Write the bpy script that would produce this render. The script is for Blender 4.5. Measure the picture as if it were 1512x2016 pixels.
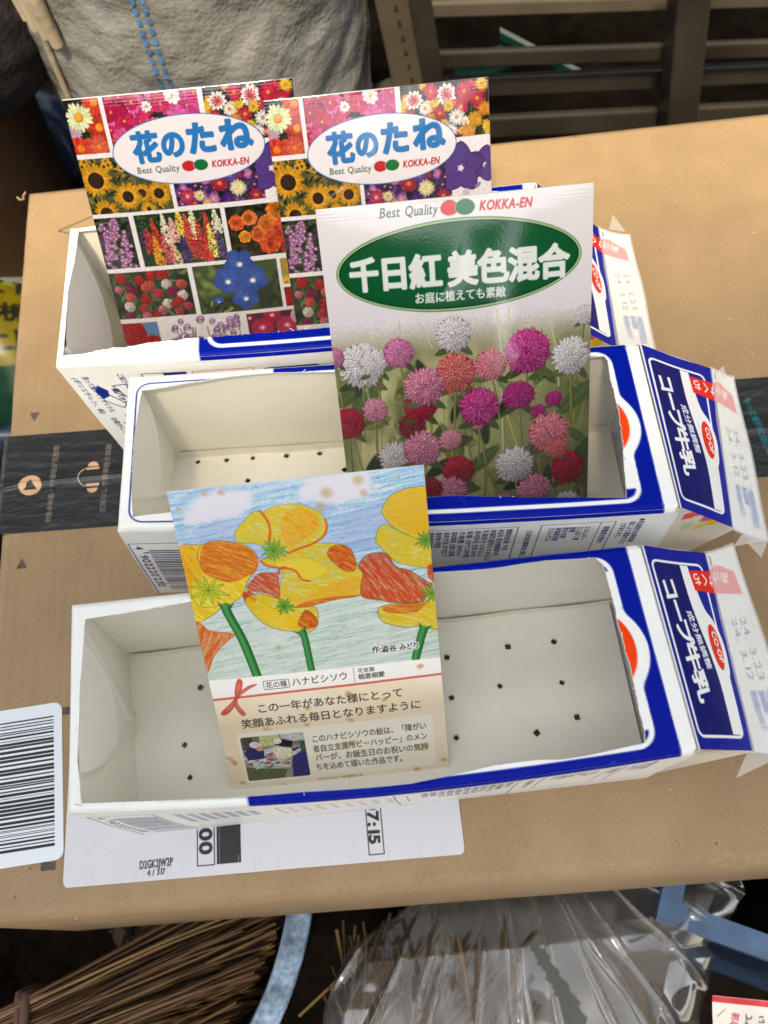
import bpy, bmesh, math, random
import numpy as np
from mathutils import Vector, Matrix
for o in list(bpy.data.objects): bpy.data.objects.remove(o)
S = bpy.context.scene
COL = S.collection
R = math.radians
rng = random.Random(7)
nrg = np.random.default_rng(11)

# ------------------------------------------------------------ camera, light
cam_d = bpy.data.cameras.new('camera'); cam = bpy.data.objects.new('camera', cam_d); COL.objects.link(cam)
pitch, yaw, roll = 1.1239, -0.0277, 0.1335
fw = Vector((math.sin(yaw)*math.cos(pitch), math.cos(yaw)*math.cos(pitch), -math.sin(pitch)))
rt = Vector((math.cos(yaw), -math.sin(yaw), 0)); dn = fw.cross(rt)
r2 = math.cos(roll)*rt + math.sin(roll)*dn; d2 = -math.sin(roll)*rt + math.cos(roll)*dn
M = Matrix((r2, -d2, -fw)).transposed().to_4x4(); M.translation = Vector((.1114, -.0458, .3553))
cam.matrix_world = M
cam_d.sensor_fit = 'VERTICAL'; cam_d.sensor_height = 36
cam_d.lens = 36*1793.7/2016
cam_d.clip_start = .01; cam_d.clip_end = 60
cam_d.dof.use_dof = True; cam_d.dof.focus_distance = .335; cam_d.dof.aperture_fstop = 15
S.camera = cam

SUN_EL, SUN_AZ = R(59), R(-168)      # azimuth from +y (away from the viewer), negative = to the left
w = bpy.data.worlds.new('World'); S.world = w; w.use_nodes = True
nt = w.node_tree; bg = nt.nodes['Background']
sky = nt.nodes.new('ShaderNodeTexSky'); sky.sky_type = 'NISHITA'; sky.sun_disc = False
sky.sun_elevation = SUN_EL; sky.sun_rotation = SUN_AZ
sky.dust_density = 1.2; sky.air_density = .9
hs = nt.nodes.new('ShaderNodeHueSaturation'); hs.inputs['Saturation'].default_value = .14   # thin white cloud
nt.links.new(sky.outputs[0], hs.inputs['Color']); nt.links.new(hs.outputs[0], bg.inputs[0]); bg.inputs[1].default_value = .15
sun_d = bpy.data.lights.new('sun', 'SUN'); sun = bpy.data.objects.new('sun', sun_d); COL.objects.link(sun)
sun_d.energy = 2.35; sun_d.angle = R(6); sun_d.color = (1, .85, .60)
sv = Vector((math.sin(SUN_AZ)*math.cos(SUN_EL), math.cos(SUN_AZ)*math.cos(SUN_EL), math.sin(SUN_EL)))
sun.rotation_euler = sv.to_track_quat('Z', 'Y').to_euler(); sun.location = (0, 1, 2)
vs = S.view_settings; vs.view_transform = 'Standard'; vs.look = 'None'; vs.gamma = 1; vs.use_curve_mapping = False
vs.exposure = 1.36
S.cycles.max_bounces = 10; S.cycles.transparent_max_bounces = 16

# ------------------------------------------------------------ helpers
def lin(c):
    c = np.asarray(c, float)/255.0
    return np.where(c <= .04045, c/12.92, ((c+.055)/1.055)**2.4)
def tag(o, label=None, cat=None, group=None, kind=None):
    if label: o['label'] = label
    if cat: o['category'] = cat
    if group: o['group'] = group
    if kind: o['kind'] = kind
    return o
def empty(name, loc=(0, 0, 0), **k):
    o = bpy.data.objects.new(name, None); COL.objects.link(o); o.location = loc; o.empty_display_size = .02
    return tag(o, **k)
def vnoise(n, m, sx, sy, seed):
    g = np.random.default_rng(seed).random((int(n/sy)+3, int(m/sx)+3))
    y = np.arange(n)/sy; x = np.arange(m)/sx
    yi = y.astype(int); xi = x.astype(int); fy = (y-yi); fx = (x-xi); fy = fy*fy*(3-2*fy); fx = fx*fx*(3-2*fx)
    a = g[yi][:, xi]; b = g[yi][:, xi+1]; c = g[yi+1][:, xi]; d = g[yi+1][:, xi+1]
    fy = fy[:, None]; fx = fx[None]
    return (a*(1-fx)+b*fx)*(1-fy)+(c*(1-fx)+d*fx)*fy
def wav(x, y, seed, n=7, f0=1.0):
    q = np.random.default_rng(seed); s = 0
    for k in range(n):
        a = q.random()*6.28; f = f0*(1.0+k*.55); s = s+np.sin((x*np.cos(a)+y*np.sin(a))*f+q.random()*6.28)/(1+k*.55)
    return s/2.2
def spline(pts, n=8, closed=True):
    P = np.array(pts, float); out = []; N = len(P)
    rgn = range(N) if closed else range(N-1)
    for i in rgn:
        p1 = P[i]; p2 = P[(i+1) % N]
        p0 = P[i-1] if (closed or i > 0) else p1; p3 = P[(i+2) % N] if (closed or i < N-2) else p2
        for k in range(n):
            t = k/n
            out.append(.5*((2*p1)+(-p0+p2)*t+(2*p0-5*p1+4*p2-p3)*t*t+(-p0+3*p1-3*p2+p3)*t**3))
    if not closed: out.append(P[-1])
    return np.array(out)

GC = {}
def glyph(ch):
    if ch in GC: return GC[ch]
    c = bpy.data.curves.new('g', 'FONT'); c.body = ch; c.resolution_u = 4
    o = bpy.data.objects.new('g', c); COL.objects.link(o)
    dg = bpy.context.evaluated_depsgraph_get(); e = o.evaluated_get(dg); m = e.to_mesh()
    v = np.array([(q.co.x, q.co.y) for q in m.vertices]).reshape(-1, 2); cnt = {}
    for p in m.polygons:
        for k in p.edge_keys: cnt[k] = cnt.get(k, 0)+1
    ed = np.array([(v[a], v[b]) for (a, b), n in cnt.items() if n == 1]).reshape(-1, 2, 2)
    e.to_mesh_clear(); bpy.data.objects.remove(o); bpy.data.curves.remove(c)
    if ord(ch) > 0x2000: adv = 1.0
    elif len(ed) == 0: adv = .3
    else: adv = ed[..., 0].max()+.07
    GC[ch] = (ed, adv); return GC[ch]

class Canvas:
    """a printed sheet: colours painted on a fine grid of points, later the vertices of the sheet itself (x right, y down, mm)"""
    def __init__(s, w, h, p, base, x0=0, y0=0):
        s.w, s.h, s.p, s.x0, s.y0 = w, h, p, x0, y0
        s.nx = int(round(w/p))+1; s.ny = int(round(h/p))+1
        s.xs = x0+np.arange(s.nx)*p; s.ys = y0+np.arange(s.ny)*p
        s.rgb = np.empty((s.ny, s.nx, 3), np.float32); s.rgb[:] = base; s.clip = None
    def sub(s, a, b, c, d):
        if s.clip: a = max(a, s.clip[0]); b = max(b, s.clip[1]); c = min(c, s.clip[2]); d = min(d, s.clip[3])
        i0 = max(0, int(math.ceil((a-s.x0)/s.p))); i1 = min(s.nx, int((c-s.x0)/s.p)+1)
        j0 = max(0, int(math.ceil((b-s.y0)/s.p))); j1 = min(s.ny, int((d-s.y0)/s.p)+1)
        if i1 <= i0 or j1 <= j0: return None
        return slice(j0, j1), slice(i0, i1)
    def mix(s, sl, a, col):
        r = s.rgb[sl]; a = a[..., None]; r += (np.asarray(col, np.float32)-r)*a
    def rect(s, x0, y0, x1, y1, col, op=1):
        sl = s.sub(x0, y0, x1, y1)
        if sl is None: return
        X = s.xs[sl[1]][None]; Y = s.ys[sl[0]][:, None]
        a = np.clip(np.minimum(np.minimum(X-x0, x1-X), np.minimum(Y-y0, y1-Y))/s.p+.5, 0, 1)
        s.mix(sl, a*op, col)
    def ell(s, cx, cy, rx, ry, rot, col, op=1, soft=None):
        m = max(rx, ry)+s.p
        sl = s.sub(cx-m, cy-m, cx+m, cy+m)
        if sl is None: return
        X = s.xs[sl[1]][None]-cx; Y = s.ys[sl[0]][:, None]-cy; c, n = math.cos(rot), math.sin(rot)
        q = np.sqrt(((X*c+Y*n)/rx)**2+((Y*c-X*n)/ry)**2)
        a = np.clip((1-q)*min(rx, ry)/(soft or s.p)+(.5 if not soft else 0), 0, 1)
        s.mix(sl, a*op, col)
    def sdf(s, E, pad):
        E = np.asarray(E, float); mn = E.reshape(-1, 2).min(0)-pad; mx = E.reshape(-1, 2).max(0)+pad
        sl = s.sub(mn[0], mn[1], mx[0], mx[1])
        if sl is None: return None, None, None
        X = s.xs[sl[1]][None]; Y = s.ys[sl[0]][:, None]
        d2 = np.full((Y.shape[0], X.shape[1]), 1e9); ins = np.zeros(d2.shape, bool)
        for (ax, ay), (bx, by) in E:
            ex, ey = bx-ax, by-ay; L = ex*ex+ey*ey+1e-12
            t = np.clip(((X-ax)*ex+(Y-ay)*ey)/L, 0, 1)
            d2 = np.minimum(d2, (X-ax-t*ex)**2+(Y-ay-t*ey)**2)
            if ay != by:
                c = ((ay > Y) != (by > Y)) & (X < (bx-ax)*(Y-ay)/(by-ay)+ax); ins ^= c
        return sl, np.sqrt(d2), ins
    def poly(s, pts, col, op=1, grow=0, soft=None, tex=None):
        P = np.asarray(pts, float); E = np.stack([P, np.roll(P, -1, 0)], 1)
        sl, d, ins = s.sdf(E, grow+s.p*2)
        if sl is None: return
        sd = np.where(ins, -d, d)-grow
        a = np.clip(.5-sd/(soft or s.p), 0, 1)*op
        if tex is not None: a = a*tex[sl]
        s.mix(sl, a, col)
    def stroke(s, pts, wd, col, op=1, tex=None, wd2=None):
        P = np.asarray(pts, float); E = np.stack([P[:-1], P[1:]], 1)
        if wd2 is None:
            sl, d, _ = s.sdf(E, wd/2+s.p*2)
            if sl is None: return
            a = np.clip(.5-(d-wd/2)/s.p, 0, 1)*op
            if tex is not None: a = a*tex[sl]
            s.mix(sl, a, col)
        else:
            n = len(E)
            for i, e in enumerate(E): s.stroke(e, wd+(wd2-wd)*(i/max(1, n-1)), col, op, tex)
    def rrect(s, x0, y0, x1, y1, r, col=None, line=None, wd=.5):
        P = []
        for cx, cy, a0 in ((x1-r, y1-r, 0), (x0+r, y1-r, 90), (x0+r, y0+r, 180), (x1-r, y0+r, 270)):
            for k in range(7): P.append((cx+r*math.cos(R(a0+k*15)), cy+r*math.sin(R(a0+k*15))))
        if col is not None: s.poly(P, col)
        if line is not None: s.stroke(P+[P[0]], wd, line)
    def text(s, t, x0, y0, x1, y1, h, col, dil=0, shear=0, op=1, hy=1.0):
        L = math.hypot(x1-x0, y1-y0); e = np.array(((x1-x0)/L, (y1-y0)/L)); up = np.array((e[1], -e[0]))
        gl = [glyph(c) for c in t]; tot = sum(g[1] for g in gl); sx = L/tot; x = 0
        for ed, adv in gl:
            if len(ed):
                Q = np.array((x0, y0))+((ed[..., 0]+x+shear*ed[..., 1])*sx)[..., None]*e+(ed[..., 1]*h*hy)[..., None]*up
                sl, d, ins = s.sdf(Q, dil+2*s.p)
                if sl is not None:
                    sd = np.where(ins, -d, d)-dil
                    s.mix(sl, np.clip(.5-sd/s.p, 0, 1)*op, col)
            x += adv
    def sample(s, x, y):
        fx = np.clip((x-s.x0)/s.p, 0, s.nx-1.001); fy = np.clip((y-s.y0)/s.p, 0, s.ny-1.001)
        i = fx.astype(int); j = fy.astype(int); fx = (fx-i)[..., None]; fy = (fy-j)[..., None]
        r = s.rgb
        return (r[j, i]*(1-fx)+r[j, i+1]*fx)*(1-fy)+(r[j+1, i]*(1-fx)+r[j+1, i+1]*fx)*fy
    def noise(s, amp, sc, seed):
        n = vnoise(s.ny, s.nx, max(1, sc/s.p), max(1, sc/s.p), seed)-.5
        sl = s.sub(-1e9, -1e9, 1e9, 1e9); s.rgb[sl] *= (1+amp*n[sl])[..., None]

class MB:
    def __init__(s): s.v = []; s.f = []; s.m = []; s.c = []; s.n = 0; s.sm = []
    def add(s, v, f, mat=0, col=None, smooth=False):
        v = np.asarray(v, float).reshape(-1, 3); b = s.n
        s.v.append(v); s.n += len(v)
        f = np.asarray(f, np.int64)
        s.f.append(f+b); s.m.append(np.full(len(f), mat)); s.sm.append(np.full(len(f), smooth))
        if col is None: col = np.full((len(v), 3), 235.)
        col = np.asarray(col, float)
        if col.ndim == 1: col = np.tile(col, (len(v), 1))
        s.c.append(col.reshape(-1, 3))
    def grid(s, V, mat=0, col=None, smooth=True, flip=False, wrap=False, keep=None):
        V = np.asarray(V); n, m = V.shape[:2]; idx = np.arange(n*m).reshape(n, m)
        if wrap: idx = np.concatenate([idx, idx[:, :1]], 1)
        f = np.stack([idx[:-1, :-1], idx[:-1, 1:], idx[1:, 1:], idx[1:, :-1]], -1)
        if keep is not None: f = f[keep]
        f = f.reshape(-1, 4)
        if flip: f = f[:, ::-1]
        s.add(V.reshape(-1, 3), f, mat, None if col is None else np.asarray(col).reshape(-1, 3), smooth)
    def quad(s, a, b, c, d, mat=0, col=None): s.add([a, b, c, d], [[0, 1, 2, 3]], mat, col)
    def box(s, lo, hi, mat=0, col=None, Mx=None):
        x0, y0, z0 = lo; x1, y1, z1 = hi
        v = np.array([(x0, y0, z0), (x1, y0, z0), (x1, y1, z0), (x0, y1, z0), (x0, y0, z1), (x1, y0, z1), (x1, y1, z1), (x0, y1, z1)], float)
        if Mx is not None: v = np.array([tuple(Mx @ Vector(q)) for q in v])
        s.add(v, [(0, 3, 2, 1), (4, 5, 6, 7), (0, 1, 5, 4), (1, 2, 6, 5), (2, 3, 7, 6), (3, 0, 4, 7)], mat, col)
    def tube(s, P, rad, k=6, mat=0, col=None, smooth=True):
        P = np.asarray(P, float); n = len(P); rad = np.broadcast_to(rad, (n,)); T = np.gradient(P, axis=0)
        T /= np.linalg.norm(T, axis=1)[:, None]+1e-12
        a = np.array((0, 0, 1.)) if abs(T[0][2]) < .9 else np.array((1., 0, 0)); V = []
        for i in range(n):
            u = np.cross(T[i], a); u /= np.linalg.norm(u)+1e-12; w_ = np.cross(T[i], u)
            an = np.arange(k)/k*2*np.pi
            V.append(P[i]+rad[i]*(np.cos(an)[:, None]*u+np.sin(an)[:, None]*w_))
        s.grid(np.array(V), mat, None if col is None else np.tile(col, (n*k, 1)), smooth, wrap=True)
    def bar(s, a, b, wv, tv, mat=0):
        a, b, wv, tv = map(lambda q: np.asarray(q, float), (a, b, wv, tv)); v = []
        for p in (a, b):
            for i, j in ((-1, -1), (1, -1), (1, 1), (-1, 1)): v.append(p+wv*i/2+tv*j/2)
        s.add(v, [(0, 1, 2, 3), (7, 6, 5, 4), (0, 4, 5, 1), (1, 5, 6, 2), (2, 6, 7, 3), (3, 7, 4, 0)], mat)
    def build(s, name, mats, parent=None, **k):
        me = bpy.data.meshes.new(name)
        V = np.concatenate(s.v); co = np.concatenate(s.c)
        loops = np.concatenate([f.reshape(-1) for f in s.f]); tot = np.concatenate([np.full(len(f), f.shape[1]) for f in s.f])
        st = np.concatenate([[0], np.cumsum(tot)[:-1]])
        me.vertices.add(len(V)); me.vertices.foreach_set('co', V.astype(np.float32).ravel())
        me.loops.add(len(loops)); me.loops.foreach_set('vertex_index', loops.astype(np.int32))
        me.polygons.add(len(tot)); me.polygons.foreach_set('loop_start', st.astype(np.int32))
        try: me.polygons.foreach_set('loop_total', tot.astype(np.int32))
        except Exception: pass
        me.polygons.foreach_set('material_index', np.concatenate(s.m).astype(np.int32))
        me.polygons.foreach_set('use_smooth', np.concatenate(s.sm).astype(bool))
        at = me.color_attributes.new('print', 'BYTE_COLOR', 'POINT')
        c4 = np.ones((len(V), 4), np.float32); c4[:, :3] = np.clip(co/255., 0, 1); at.data.foreach_set('color_srgb', c4.ravel())
        me.update(calc_edges=True); me.validate()
        for m in (mats if isinstance(mats, (list, tuple)) else [mats]): me.materials.append(m)
        o = bpy.data.objects.new(name, me); COL.objects.link(o)
        if parent: o.parent = parent; o.matrix_parent_inverse = Matrix.Translation(-parent.location) if parent.location.length else Matrix()
        return tag(o, **k)

# ------------------------------------------------------------ materials
def mat(name, col=(.8, .8, .8), rough=.5, spec=.5, attr=False, metal=0, bump=None, var=None, scale=None, alpha=None, flute=None):
    m = bpy.data.materials.new(name); m.use_nodes = True; t = m.node_tree; b = t.nodes['Principled BSDF']
    b.inputs['Roughness'].default_value = rough; b.inputs['Specular IOR Level'].default_value = spec; b.inputs['Metallic'].default_value = metal
    src = None
    if attr:
        a = t.nodes.new('ShaderNodeAttribute'); a.attribute_name = 'print'; src = a.outputs['Color']
    else: b.inputs['Base Color'].default_value = (*col, 1)
    tc = t.nodes.new('ShaderNodeTexCoord')
    mp = t.nodes.new('ShaderNodeMapping'); t.links.new(tc.outputs['Object'], mp.inputs[0])
    if scale: mp.inputs['Scale'].default_value = scale
    if var:      # (noise scale, dark factor, light factor, detail) -> multiplies the colour
        for (sc, lo, hi, det) in (var if isinstance(var, list) else [var]):
            n = t.nodes.new('ShaderNodeTexNoise'); n.inputs['Scale'].default_value = sc; n.inputs['Detail'].default_value = det
            t.links.new(mp.outputs[0], n.inputs['Vector'])
            mr = t.nodes.new('ShaderNodeMapRange'); mr.inputs[1].default_value = .3; mr.inputs[2].default_value = .7
            mr.inputs[3].default_value = lo; mr.inputs[4].default_value = hi; t.links.new(n.outputs[0], mr.inputs[0])
            mx = t.nodes.new('ShaderNodeMix'); mx.data_type = 'RGBA'; mx.blend_type = 'MULTIPLY'; mx.inputs[0].default_value = 1
            if src is None: mx.inputs[6].default_value = (*col, 1)
            else: t.links.new(src, mx.inputs[6])
            t.links.new(mr.outputs[0], mx.inputs[7]); src = mx.outputs[2]
    if src is not None: t.links.new(src, b.inputs['Base Color'])
    if bump:     # (scale, strength, distance, detail)
        last = None
        for (sc, stg, di, det) in (bump if isinstance(bump, list) else [bump]):
            n = t.nodes.new('ShaderNodeTexNoise'); n.inputs['Scale'].default_value = sc; n.inputs['Detail'].default_value = det
            t.links.new(mp.outputs[0], n.inputs['Vector'])
            bp = t.nodes.new('ShaderNodeBump'); bp.inputs['Strength'].default_value = stg; bp.inputs['Distance'].default_value = di
            t.links.new(n.outputs[0], bp.inputs['Height'])
            if last: t.links.new(last, bp.inputs['Normal'])
            last = bp.outputs[0]
        t.links.new(last, b.inputs['Normal'])
    if flute:
        wv = t.nodes.new('ShaderNodeTexWave'); wv.inputs['Scale'].default_value = flute; wv.inputs['Distortion'].default_value = .6; wv.inputs['Detail'].default_value = 1; t.links.new(mp.outputs[0], wv.inputs['Vector'])
        bp = t.nodes.new('ShaderNodeBump'); bp.inputs['Strength'].default_value = .10; bp.inputs['Distance'].default_value = .0015; t.links.new(wv.outputs[1], bp.inputs['Height']); old = b.inputs['Normal'].links[0].from_socket; t.links.new(old, bp.inputs['Normal']); t.links.new(bp.outputs[0], b.inputs['Normal'])
    if alpha is not None: b.inputs['Alpha'].default_value = alpha
    return m
MT = {}
MT['carton'] = mat('coated_carton', attr=True, rough=.38, spec=.06, bump=[(180, .12, .002, 3), (40, .15, .004, 2)], var=[(60, .97, 1.02, 3)])
MT['liner'] = mat('carton_liner', (.885, .855, .745), .38, .35, bump=[(70, .12, .002, 2), (14, .35, .006, 1)], var=[(25, .95, 1.03, 3), (300, .985, 1.01, 2)])
MT['packet'] = mat('glossy_print', attr=True, rough=.10, spec=.95, bump=[(22, .25, .003, 1), (900, .04, .0003, 2)])
MT['card'] = mat('matt_print', attr=True, rough=.45, spec=.35, bump=(900, .05, .0003, 2))
MT['label'] = mat('label_print', attr=True, rough=.35, spec=.5, bump=[(60, .12, .002, 2)], scale=(1, .25, 1))

# ------------------------------------------------------------ printed sheets
def jit(c, a): return np.clip(np.asarray(c, float)+(nrg.random()-.5)*2*a+(nrg.random(3)-.5)*a*.7, 0, 255)
def daisy(c, cx, cy, r, n, col, cc, cr, wd=.32, j=14, rows=1, two=None, sq=1.0):
    for q in range(rows):
        rr = r*(1-.28*q); a0 = nrg.random()*6
        for k in range(n):
            a = a0+k*2*math.pi/n+(nrg.random()-.5)*.15; L = rr*(.88+.2*nrg.random())
            cl = jit(col, j)*(1-.10*(rows-1-q))
            c.ell(cx+math.cos(a)*L*.55, cy+math.sin(a)*L*.55*sq, L*.47, max(L*wd*.5, .2), a, cl*.8)
            c.ell(cx+math.cos(a)*L*.57, cy+math.sin(a)*L*.57*sq, L*.42, max(L*wd*.38, .16), a, cl)
            if two is not None: c.ell(cx+math.cos(a)*L*.36, cy+math.sin(a)*L*.36, L*.26, L*wd*.26, a, jit(two, j))
    if cr:
        c.ell(cx, cy, cr, cr*sq, 0, np.asarray(cc)*.8)
        c.ell(cx-cr*.1, cy-cr*.12, cr*.8, cr*.78*sq, 0, cc)
        for k in range(int(12+cr*8)):
            a = nrg.random()*6.28; q = cr*.8*math.sqrt(nrg.random()); c.ell(cx+math.cos(a)*q, cy+math.sin(a)*q, .17, .17, 0, jit(cc, 45))
def leaves(c, x0, y0, x1, y1, n, cols, L=(1.2, 3)):
    for _ in range(n):
        l = L[0]+(L[1]-L[0])*nrg.random(); a = nrg.random()*3.14
        c.ell(x0+(x1-x0)*nrg.random(), y0+(y1-y0)*nrg.random(), l, l*.28, a, jit(cols[nrg.integers(len(cols))], 14))
GREEN = [(38, 66, 36), (60, 88, 44), (24, 40, 26), (84, 108, 60), (46, 60, 40)]
DK = [(28, 34, 26), (44, 52, 36), (60, 66, 50), (20, 22, 20)]

def flower_mix_sheet():
    W = np.array((236, 233, 234.)); c = Canvas(88.8, 128.8, .2, W)
    def cell(x0, y0, x1, y1, bg):
        c.clip = (x0, y0, x1, y1); c.rect(x0-1, y0-1, x1+1, y1+1, bg)
    # orange and pale daisies
    cell(-1, .3, 13.7, 20.5, (36, 34, 30)); leaves(c, 0, 0, 14, 20, 60, DK)
    daisy(c, 1.3, 12.2, 3.6, 14, (196, 160, 205), (220, 190, 90), .7, .3)
    daisy(c, 11.8, 2.0, 5.2, 13, (226, 84, 48), (240, 150, 40), 1.5, .5)
    daisy(c, 11.8, 11.0, 5.0, 15, (214, 62, 36), (246, 160, 40), 1.6, .5, rows=2)
    daisy(c, 2.6, 18.2, 4.8, 13, (222, 60, 36), (240, 140, 30), 1.6, .5)
    daisy(c, 9.8, 18.2, 4.9, 20, (232, 104, 72), (240, 150, 50), 1.0, .28, rows=2)
    daisy(c, 4.7, 6.8, 5.3, 20, (222, 232, 178), (246, 170, 30), 1.75, .33)
    # cosmos
    cell(15.3, .3, 51.8, 20.5, (50, 48, 42)); leaves(c, 15, 0, 52, 20, 150, DK)
    for k in range(75):
        x, y = 15+37*nrg.random(), 20*nrg.random(); pal = [(196, 28, 88), (214, 46, 110), (222, 92, 158), (176, 20, 66), (236, 226, 224), (226, 120, 170)]
        cl = pal[nrg.choice(6, p=[.26, .24, .2, .12, .06, .12])]
        daisy(c, x, y, 1.6+1.2*nrg.random(), 8, cl, (214, 150, 60), .3, .62)
    for x, y, r, cl in ((22, 9.5, 4.6, (204, 28, 92)), (17.5, 6, 3.6, (190, 24, 80)), (47, 6, 4.6, (214, 74, 150)), (42.5, 9, 3.8, (226, 100, 166)), (42, 2.2, 3.2, (238, 232, 230)), (31.5, 5, 2.2, (240, 234, 230)),
                        (20, 15.5, 4, (222, 84, 140)), (26, 3, 3.2, (198, 32, 96)), (37, 4.5, 3, (210, 50, 110)), (50.5, 1.6, 3, (206, 44, 120))):
        daisy(c, x, y, r, 8, cl, (226, 160, 60), .55, .66, rows=1)
    # zinnias
    cell(53.8, -1, 90, 20.5, (54, 58, 44)); leaves(c, 54, 0, 89, 20, 170, DK+GREEN)
    for k in range(46):
        x, y = 54+35*nrg.random(), 20*nrg.random(); pal = [(206, 40, 70), (226, 60, 84), (238, 200, 60), (236, 170, 40), (236, 232, 222), (214, 60, 40)]
        daisy(c, x, y, 1.3+1.2*nrg.random(), 11, pal[nrg.choice(6, p=[.3, .2, .14, .14, .14, .08])], (230, 180, 60), .45, .42)
    for x, y, r in ((59, 5.4, 3.7), (71.8, 4.6, 4.0)):
        daisy(c, x, y, r, 12, (240, 234, 228), (200, 60, 50), .8, .42, two=(206, 30, 50))
    for x, y, r, cl in ((66, 3, 3.2, (214, 44, 84)), (79, 4, 3.8, (210, 40, 76)), (84, 7, 3.4, (206, 48, 72)), (77.5, 9.5, 3.2, (216, 50, 90)), (69, 11, 2.9, (206, 52, 84)), (75.5, 13, 3.2, (238, 234, 232)),
                        (63.2, 8.8, 2.6, (238, 230, 214)), (83, 14.5, 3.2, (232, 170, 44)), (87, 11, 3, (226, 150, 40)), (65, 13, 2.7, (230, 160, 40)), (57.4, 11.6, 2.8, (222, 52, 40)), (72.5, 8.6, 2.4, (240, 206, 70)), (73, 17.6, 2.6, (240, 236, 230)), (80, 18.6, 3, (228, 160, 44)), (86, 2, 2.6, (240, 200, 60)), (70.5, 15, 1.9, (240, 196, 60))):
        daisy(c, x, y, r, 13, cl, (222, 150, 50), .75, .4, rows=2)
    # sunflowers
    cell(-1, 22.3, 34.4, 44.2, (88, 92, 52)); leaves(c, 0, 22, 35, 44, 220, [(44, 60, 30), (96, 104, 52), (122, 118, 60), (52, 48, 28), (190, 150, 40)], (.8, 2))
    for k in range(16): daisy(c, 35*nrg.random(), 22.5+5*nrg.random(), 1.8, 13, (226, 168, 40), (70, 50, 30), .6, .3)
    for x, y, r, cr in ((31, 35.6, 4.4, 1.9), (22.6, 37, 3.8, 1.7), (29.4, 37.6, 5.0, 2.1), (16.6, 38, 5.6, 2.3), (6.3, 44.2, 5.6, 2.6), (24, 43.5, 3.2, .9), (5.2, 30.8, 6.8, 3.2)):
        daisy(c, x, y, r, 22, (234, 172, 34), (66, 44, 34), cr, .27, rows=2)
    # asters
    cell(35.9, 22.3, 72, 43.7, (44, 34, 58)); leaves(c, 36, 30, 72, 44, 80, DK+[(70, 80, 60)])
    for k in range(60):
        x, y = 36+36*nrg.random(), 31+13*nrg.random(); pal = [(82, 40, 120), (120, 60, 150), (170, 40, 70), (206, 120, 180), (70, 36, 100)]
        daisy(c, x, y, 1.2+1.3*nrg.random(), 15, pal[nrg.integers(5)], (200, 160, 70), .4, .3)
    for x, y, r, cl, cc in ((40.6, 40, 3.1, (204, 60, 110), (226, 190, 120)), (45.4, 40, 2.2, (240, 232, 190), (230, 190, 60)), (61.5, 38.2, 3.4, (244, 232, 180), (244, 224, 130)), (54.4, 36, 3.3, (186, 34, 56), (220, 150, 80)),
                            (59, 33, 3.2, (110, 70, 170), (220, 180, 80)), (51, 42, 2.6, (204, 130, 190), (220, 180, 90)), (57, 42.4, 3, (84, 44, 130), (90, 60, 120)), (68.4, 42, 3, (180, 40, 80), (220, 150, 60)), (48, 43.4, 1.8, (222, 206, 120), (220, 180, 60))):
        daisy(c, x, y, r, 20, cl, cc, .8, .25, rows=2)
    # balloon flower on white
    c.clip = (70, 20.6, 90, 46)
    for cx, cy, r, a0 in ((85.5, 31.5, 6.6, .3), (76.2, 32.2, 9.2, .05)):
        for k in range(5):
            a = a0-1.57+k*1.2566; u = np.array((math.cos(a), math.sin(a))); v = np.array((-u[1], u[0])); o = np.array((cx, cy)); cl = jit((92, 62, 142), 12)
            P = [o+u*r*.1, o+u*r*.35+v*r*.42, o+u*r*.75+v*r*.40, o+u*r*1.12, o+u*r*.75-v*r*.40, o+u*r*.35-v*r*.42]
            c.poly(spline(P, 5), cl*.72); c.poly(spline([o+(q-o)*.93 for q in P], 5), cl)
            for s_ in (-.5, -.2, .1, .4): c.stroke([o+u*r*.2+v*s_*r*.2, o+u*r*.9+v*s_*r*.5], .16, cl*.75, .7)
        for k in range(5): c.ell(cx+math.cos(k*1.2566)*.7, cy+math.sin(k*1.2566)*.7, .8, .28, k*1.2566, (226, 220, 232))
    c.ell(78, 42, 1.4, 1.8, .4, (206, 196, 214)); c.ell(83, 39.5, 1.5, .8, -.7, (150, 130, 180))
    # phlox
    cell(-1, 45.9, 14.7, 67.8, (52, 62, 46)); leaves(c, 0, 46, 15, 68, 90, GREEN+[(80, 60, 90)])
    for cx, cy, r in ((5, 51, 3.6), (9, 54, 3.6), (4.5, 56.5, 2.8), (11, 59.5, 3), (5.5, 64, 4.2), (9.5, 65.5, 4), (2.6, 61, 2), (8, 49, 2.2)):
        for k in range(18):
            a, q = nrg.random()*6.28, r*math.sqrt(nrg.random()); daisy(c, cx+math.cos(a)*q, cy+math.sin(a)*q, 1.0, 5, (172, 112, 160), (230, 210, 220), .18, .8, 26)
    # lupins
    cell(16.7, 45.8, 52.8, 67.8, (36, 66, 44)); leaves(c, 17, 46, 53, 68, 240, GREEN+[(30, 90, 50)], (.8, 2))
    sp = [(19.5, 52, 60, (92, 62, 104)), (21.5, 52, 62, (190, 60, 60)), (24.5, 47.5, 62, (196, 60, 52)), (29, 46, 60, (228, 216, 190)), (32, 48, 58, (226, 170, 170)), (35.5, 45.5, 56, (236, 196, 80)), (41, 45.5, 58, (232, 222, 170)),
          (38.5, 47, 62, (206, 74, 66)), (46.5, 47, 60, (196, 56, 50)), (50.5, 46.5, 56, (224, 220, 196)), (43, 50, 66, (204, 58, 54)), (31, 57, 67.5, (226, 190, 150)), (35.5, 56, 67.5, (78, 56, 116)), (28, 54, 67, (206, 96, 100)), (24, 55, 67.5, (232, 158, 40)), (47.5, 52, 66, (224, 214, 110)), (50.8, 55, 67, (90, 70, 120)), (44.5, 60, 67.5, (212, 60, 50)), (39.5, 58, 66, (190, 60, 60))]
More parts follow.
